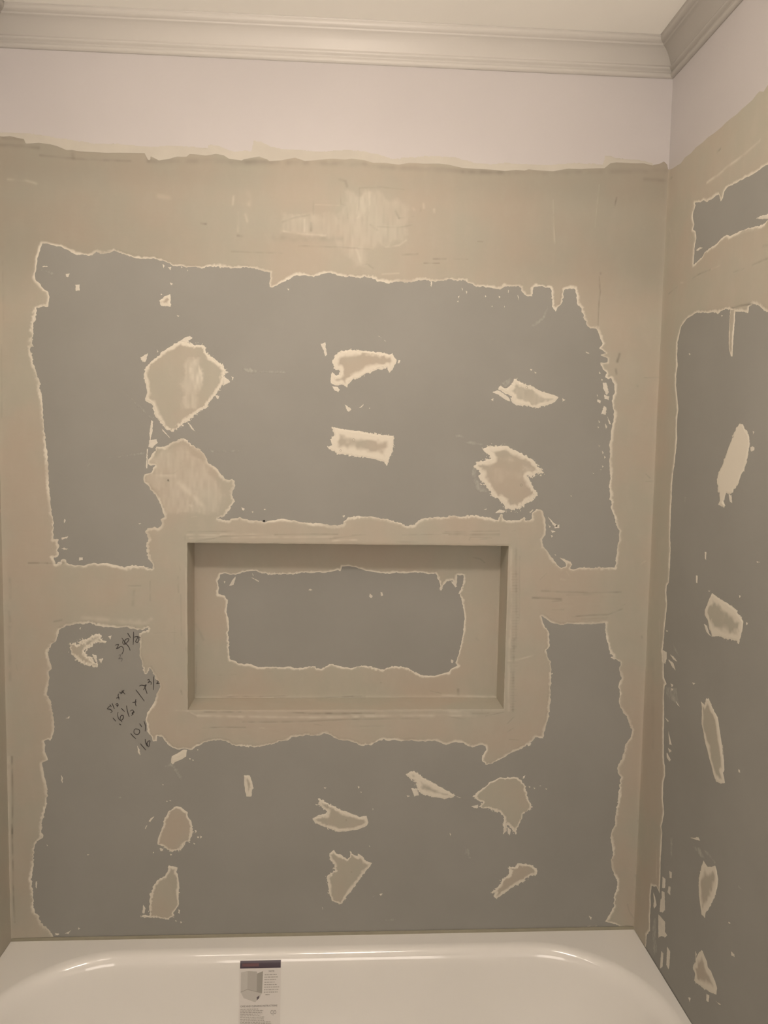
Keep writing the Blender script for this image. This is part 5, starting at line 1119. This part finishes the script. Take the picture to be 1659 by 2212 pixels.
def rrect(ins, n=14):
    x0, x1, y0, y1 = INNER; k = ins / 1000
    x0 += k; x1 -= k; y0 += k; y1 -= k
    r = max(.06, .27 - k * .9); r = min(r, (y1 - y0) / 2 - .002)
    o = []
    for cx, cy, a0 in ((x1 - r, y1 - r, 0), (x0 + r, y1 - r, 90), (x0 + r, y0 + r, 180), (x1 - r, y0 + r, 270)):
        for i in range(n + 1):
            a = math.radians(a0 + 90 * i / n); o.append((cx + r * math.cos(a), cy + r * math.sin(a)))
    # subdivide straight runs evenly
    out = []
    m = len(o)
    for i in range(m):
        a = o[i]; b = o[(i + 1) % m]; q = 16 if (i % (n + 1)) == n else 1
        for s in range(q): out.append((a[0] + (b[0] - a[0]) * s / q, a[1] + (b[1] - a[1]) * s / q))
    return out
tub = tag(empty('bathtub', (W / 2, -TD / 2, 0)), 'white glossy alcove bathtub below the niche, wall to wall', 'bathtub')
def build_tub():
    V = []; F = []
    rings = []
    eps = .0015
    base = rrect(0); n = len(base)
    # rim: flat deck from the outer rectangle to the basin outline
    def outer_ring(x0, x1, y0, y1, z):
        r = []
        cx, cy = W / 2, -TD / 2
        for (x, y) in base:
            dx, dy = x - cx, y - cy
            sx = ((x1 - cx) / dx if dx > 0 else (x0 - cx) / dx) if abs(dx) > 1e-9 else 1e9
            sy = ((y1 - cy) / dy if dy > 0 else (y0 - cy) / dy) if abs(dy) > 1e-9 else 1e9
            s = min(sx, sy); r.append((cx + dx * s, cy + dy * s, z))
        return r
    O = outer_ring(eps, W - eps, -TD, -.0016, RIM)
    # snap nearest vertices to the four corners
    for c in ((eps, -TD), (W - eps, -TD), (eps, -.0016), (W - eps, -.0016)):
        k = min(range(n), key=lambda i: (O[i][0] - c[0]) ** 2 + (O[i][1] - c[1]) ** 2); O[k] = (c[0], c[1], RIM)
    rings = [[(x, y, .02) for x, y, z in O], [(x, y, RIM - .012) for x, y, z in O], O]
    for ins, z in SECT: rings.append([(x, y, RIM + z / 1000) for x, y in rrect(ins)])
    for r in rings: V += r
    for k in range(len(rings) - 1):
        for i in range(n):
            j = (i + 1) % n; F.append((k * n + i, k * n + j, (k + 1) * n + j, (k + 1) * n + i))
    F.append(tuple(range((len(rings) - 1) * n, len(rings) * n)))
    o = mesh('basin', V, F, M_tub, tub)
    bm = bmesh.new(); bm.from_mesh(o.data); bmesh.ops.recalc_face_normals(bm, faces=bm.faces[:])
    bmesh.ops.triangulate(bm, faces=[f for f in bm.faces if len(f.verts) > 4])
    for f in bm.faces: f.smooth = f.calc_center_median().z < RIM + .01 and abs(f.normal.z) < .999 and f.calc_center_median().y > -TD + .001
    bm.to_mesh(o.data); bm.free()
    me = o.data
    sm = [False] * len(me.polygons)
    for p in me.polygons:
        sm[p.index] = p.center.z < RIM - .0001 and .015 < p.center.x < W - .015 and -TD + .03 < p.center.y < -.03
    me.polygons.foreach_set('use_smooth', sm)
    return o
build_tub()
M_flange = plain('flange_edge', (.33, .31, .235, 1), .55, .05, 30, 200, .1)
box('tiling_flange', (.002, -.0030, RIM - .004), (W - .002, -.0002, RIM + .0075), M_flange, tub, .001)['label'] = 'dull olive strip of flange along the back rim'
M_drain = plain('chrome', (.6, .6, .6, 1), .2, .02)
bpy.data.materials['chrome'].node_tree.nodes['Principled BSDF'].inputs['Metallic'].default_value = 1
def disc(name, c, r, h, mat, parent, n=32):
    V = []; F = []
    for rr, z in ((r, 0), (r, h * .6), (r * .85, h), (r * .25, h * .8)):
        for i in range(n): a = 2 * math.pi * i / n; V.append((c[0] + rr * math.cos(a), c[1] + rr * math.sin(a), c[2] + z))
    for k in range(3):
        for i in range(n): F.append((k * n + i, k * n + (i + 1) % n, (k + 1) * n + (i + 1) % n, (k + 1) * n + i))
    F.append(tuple(range(3 * n, 4 * n)))
    return mesh(name, V, F, mat, parent, smooth=True)
disc('drain', (1.18, -.37, RIM - .3402), .035, .004, M_drain, tub)

# ---------------------------------------------------------------- instruction label stuck in the tub
def basin_y(z):   # depth of the far basin wall at height z (mm below rim, negative)
    for (a, za), (b, zb) in zip(SECT, SECT[1:]):
        if zb <= z <= za: return -.040 - (a + (b - a) * (za - z) / (za - zb)) / 1000
    return -.04
LX, LZ = .5535, -16.5    # upper left corner (m, mm)
def lab_pt(u, v, lift):  # u right, v down (mm along the sheet)
    z = LZ - v
    return (LX + u / 1000 , basin_y(z) - lift / 1000, RIM + z / 1000)
def lab_poly(name, P2, mat, parent, lift, sub=4.0):
    """flat print laid on the curved sheet"""
    bm = bmesh.new(); vs = [bm.verts.new((p[0], p[1], 0)) for p in P2]; bm.faces.new(vs)
    ymin = min(p[1] for p in P2); ymax = max(p[1] for p in P2); y = math.ceil(ymin / sub) * sub
    while y < ymax:
        if y > ymin + .01: bmesh.ops.bisect_plane(bm, geom=bm.verts[:] + bm.edges[:] + bm.faces[:], plane_co=(0, y, 0), plane_no=(0, 1, 0))
        y += sub
    for v in bm.verts: v.co = lab_pt(v.co.x, v.co.y, lift)
    me = bpy.data.meshes.new(name); bm.to_mesh(me); bm.free(); me.materials.append(mat)
    return link(bpy.data.objects.new(name, me), parent)
sticker = tag(empty('instruction_label', lab_pt(47, 90, 1)), 'white printed instruction label with dark header stuck inside the tub', 'label')
M_sheet = plain('label_sheet', (.79, .765, .73, 1), .3, .01, 5, 200, 0)
M_head = plain('label_header', (.085, .062, .085, 1), .35, .05, 5, 200, 0)
M_headr = plain('label_header_print', (.17, .085, .095, 1), .35, .05, 5, 200, 0)
M_g1 = plain('print_light_grey', (.60, .585, .545, 1), .4, .01, 5, 200, 0)
M_g2 = plain('print_mid_grey', (.52, .505, .465, 1), .4, .01, 5, 200, 0)
M_g3 = plain('print_grey', (.40, .385, .345, 1), .4, .01, 5, 200, 0)
M_tx = plain('print_text', (.30, .28, .26, 1), .4, .05, 5, 200, 0)
M_dk = plain('print_dark', (.14, .12, .135, 1), .4, .05, 5, 200, 0)
k = .1625; kv = .170
def R_(a): return [(x * k, y * kv) for x, y in a]
lab_poly('sheet', [(-1, -.8), (95.5, -.8), (95.5, 172), (-1, 172)], M_sheet, sticker, .25)
lab_poly('header', R_([(0, 0), (583, 0), (583, 90), (0, 90)]), M_head, sticker, .4)
lab_poly('header_print', R_([(30, 30), (270, 30), (270, 66), (30, 66)]), M_headr, sticker, .5)
# picture of a tub with its surround panels
pic = lab_poly('picture', R_([(15, 140), (110, 125), (110, 365), (15, 400)]), M_g1, sticker, .4)
pic['label'] = 'printed picture of a tub with three surround panels'
lab_poly('panel', R_([(110, 125), (245, 133), (245, 400), (110, 365)]), M_g2, pic, .4)
lab_poly('panel', R_([(245, 160), (330, 130), (322, 420), (245, 400)]), M_g3, pic, .4)
lab_poly('printed_tub', R_([(15, 402), (110, 367), (318, 422), (290, 480), (225, 540), (60, 482)]), M_g1, pic, .4)
lab_poly('printed_rim', R_([(15, 398), (110, 363), (245, 398), (322, 418), (322, 424), (245, 406), (110, 371), (15, 406)]), M_g3, pic, .55)
lab_poly('printed_block', R_([(247, 475), (285, 450), (280, 488), (250, 512)]), M_dk, pic, .6)
# lettering
def lab_text(name, txt, u, v, size, mat, sx=1.0, bold=0.0):
    cu = bpy.data.curves.new(name, 'FONT'); cu.body = txt; cu.size = size; cu.offset = bold; cu.resolution_u = 2
    to = bpy.data.objects.new('tmp_text', cu); SC.collection.objects.link(to)
    bpy.context.view_layer.update()
    me = bpy.data.meshes.new_from_object(to.evaluated_get(bpy.context.evaluated_depsgraph_get()))
    bpy.data.objects.remove(to); bpy.data.curves.remove(cu)
    me.name = name
    for w in me.vertices: w.co = lab_pt(u + w.co.x * sx, v - w.co.y, .5)
    me.materials.clear(); me.materials.append(mat)
    return link(bpy.data.objects.new(name, me), sticker)
lab_text('heading', 'NOTE', 412 * k, 141 * kv, 5.0, M_tx, .95, .12)
lab_text('heading', 'CARE AND CLEANING INSTRUCTIONS', 14 * k, 600 * kv, 5.6, M_tx, .88, .12)
def lines(rows, seed):
    rnd = random.Random(seed); Vv = []; F = []
    for (x0, x1, y, h) in rows:
        x = x0
        while x < x1:
            w = min(rnd.uniform(12, 42), x1 - x); b = len(Vv)
            for (a, c) in ((x, y - h / 2), (x + w, y - h / 2), (x + w, y + h / 2), (x, y + h / 2)): Vv.append(lab_pt(a * k, c * kv, .5))
            F.append((b, b + 1, b + 2, b + 3)); x += w + rnd.uniform(5, 9)
    o = mesh('text_lines', Vv, F, M_tl, sticker); o['kind'] = 'stuff'
M_tl = plain('print_small_text', (.47, .45, .415, 1), .4, .12, 260, 200, 0)
lines([(355, 530, 178, 11), (352, 545, 210, 11), (350, 520, 243, 11), (352, 500, 278, 9), (352, 535, 310, 11), (350, 565, 343, 11), (348, 555, 377, 11), (346, 545, 410, 11), (370, 430, 443, 14)], 4)
lines([(15, 270, 628, 9), (15, 345, 650, 11), (15, 335, 672, 11), (15, 330, 694, 9), (15, 300, 714, 9), (15, 365, 734, 11), (15, 355, 756, 11), (15, 365, 777, 10), (15, 450, 798, 10), (15, 460, 818, 11), (15, 440, 840, 11), (15, 450, 862, 10), (15, 420, 885, 10), (15, 450, 908, 10), (15, 430, 932, 10)], 6)
sy = lab_text('printed_symbol', 'C|O', 446 * k, 700 * kv, 12.5, M_tx, .62, .1)

# ---------------------------------------------------------------- ceiling light (above the frame, between wall and camera)
fx = tag(empty('ceiling_light', (.64, -1.02, CEIL)), 'bar light with three frosted tubes hung under the ceiling, out of frame', 'light')
M_white = plain('fixture_white', (.8, .78, .74, 1), .4, .01)
box('base', (.12, -1.07, CEIL - .02), (1.16, -.97, CEIL - .001), M_white, fx, .006)
m, t, b = nt('lamp_glow'); b.inputs['Base Color'].default_value = (.9, .87, .8, 1)
b.inputs['Emission Color'].default_value = LAMP_COL; b.inputs['Emission Strength'].default_value = LAMP_WATT
M_lamp = m
def tube(x0, x1, y, z, r=.035, n=16):
    V = []; F = []; secs = [(x0, .0), (x0 + r * .3, .7), (x0 + r, 1), (x1 - r, 1), (x1 - r * .3, .7), (x1, 0)]
    for x, s in secs:
        for i in range(n):
            a = 2 * math.pi * i / n; V.append((x, y + r * max(s, .01) * math.cos(a), z + r * max(s, .01) * math.sin(a)))
    for q in range(len(secs) - 1):
        for i in range(n): F.append((q * n + i, q * n + (i + 1) % n, (q + 1) * n + (i + 1) % n, (q + 1) * n + i))
    return mesh('lamp_tube', V, F, M_lamp, fx, smooth=True)
for x0, x1, y, z, r in ((.12, .40, -1.00, RIM + 1.78, .022), (.60, .88, -1.05, RIM + 1.80, .055), (.84, 1.10, -.99, RIM + 1.775, .044)):
    tube(x0, x1, y, z, r)
    box('hanger', ((x0 + x1) / 2 - .006, y - .006, z + r * .9), ((x0 + x1) / 2 + .006, y + .006, CEIL - .018), M_white, fx)
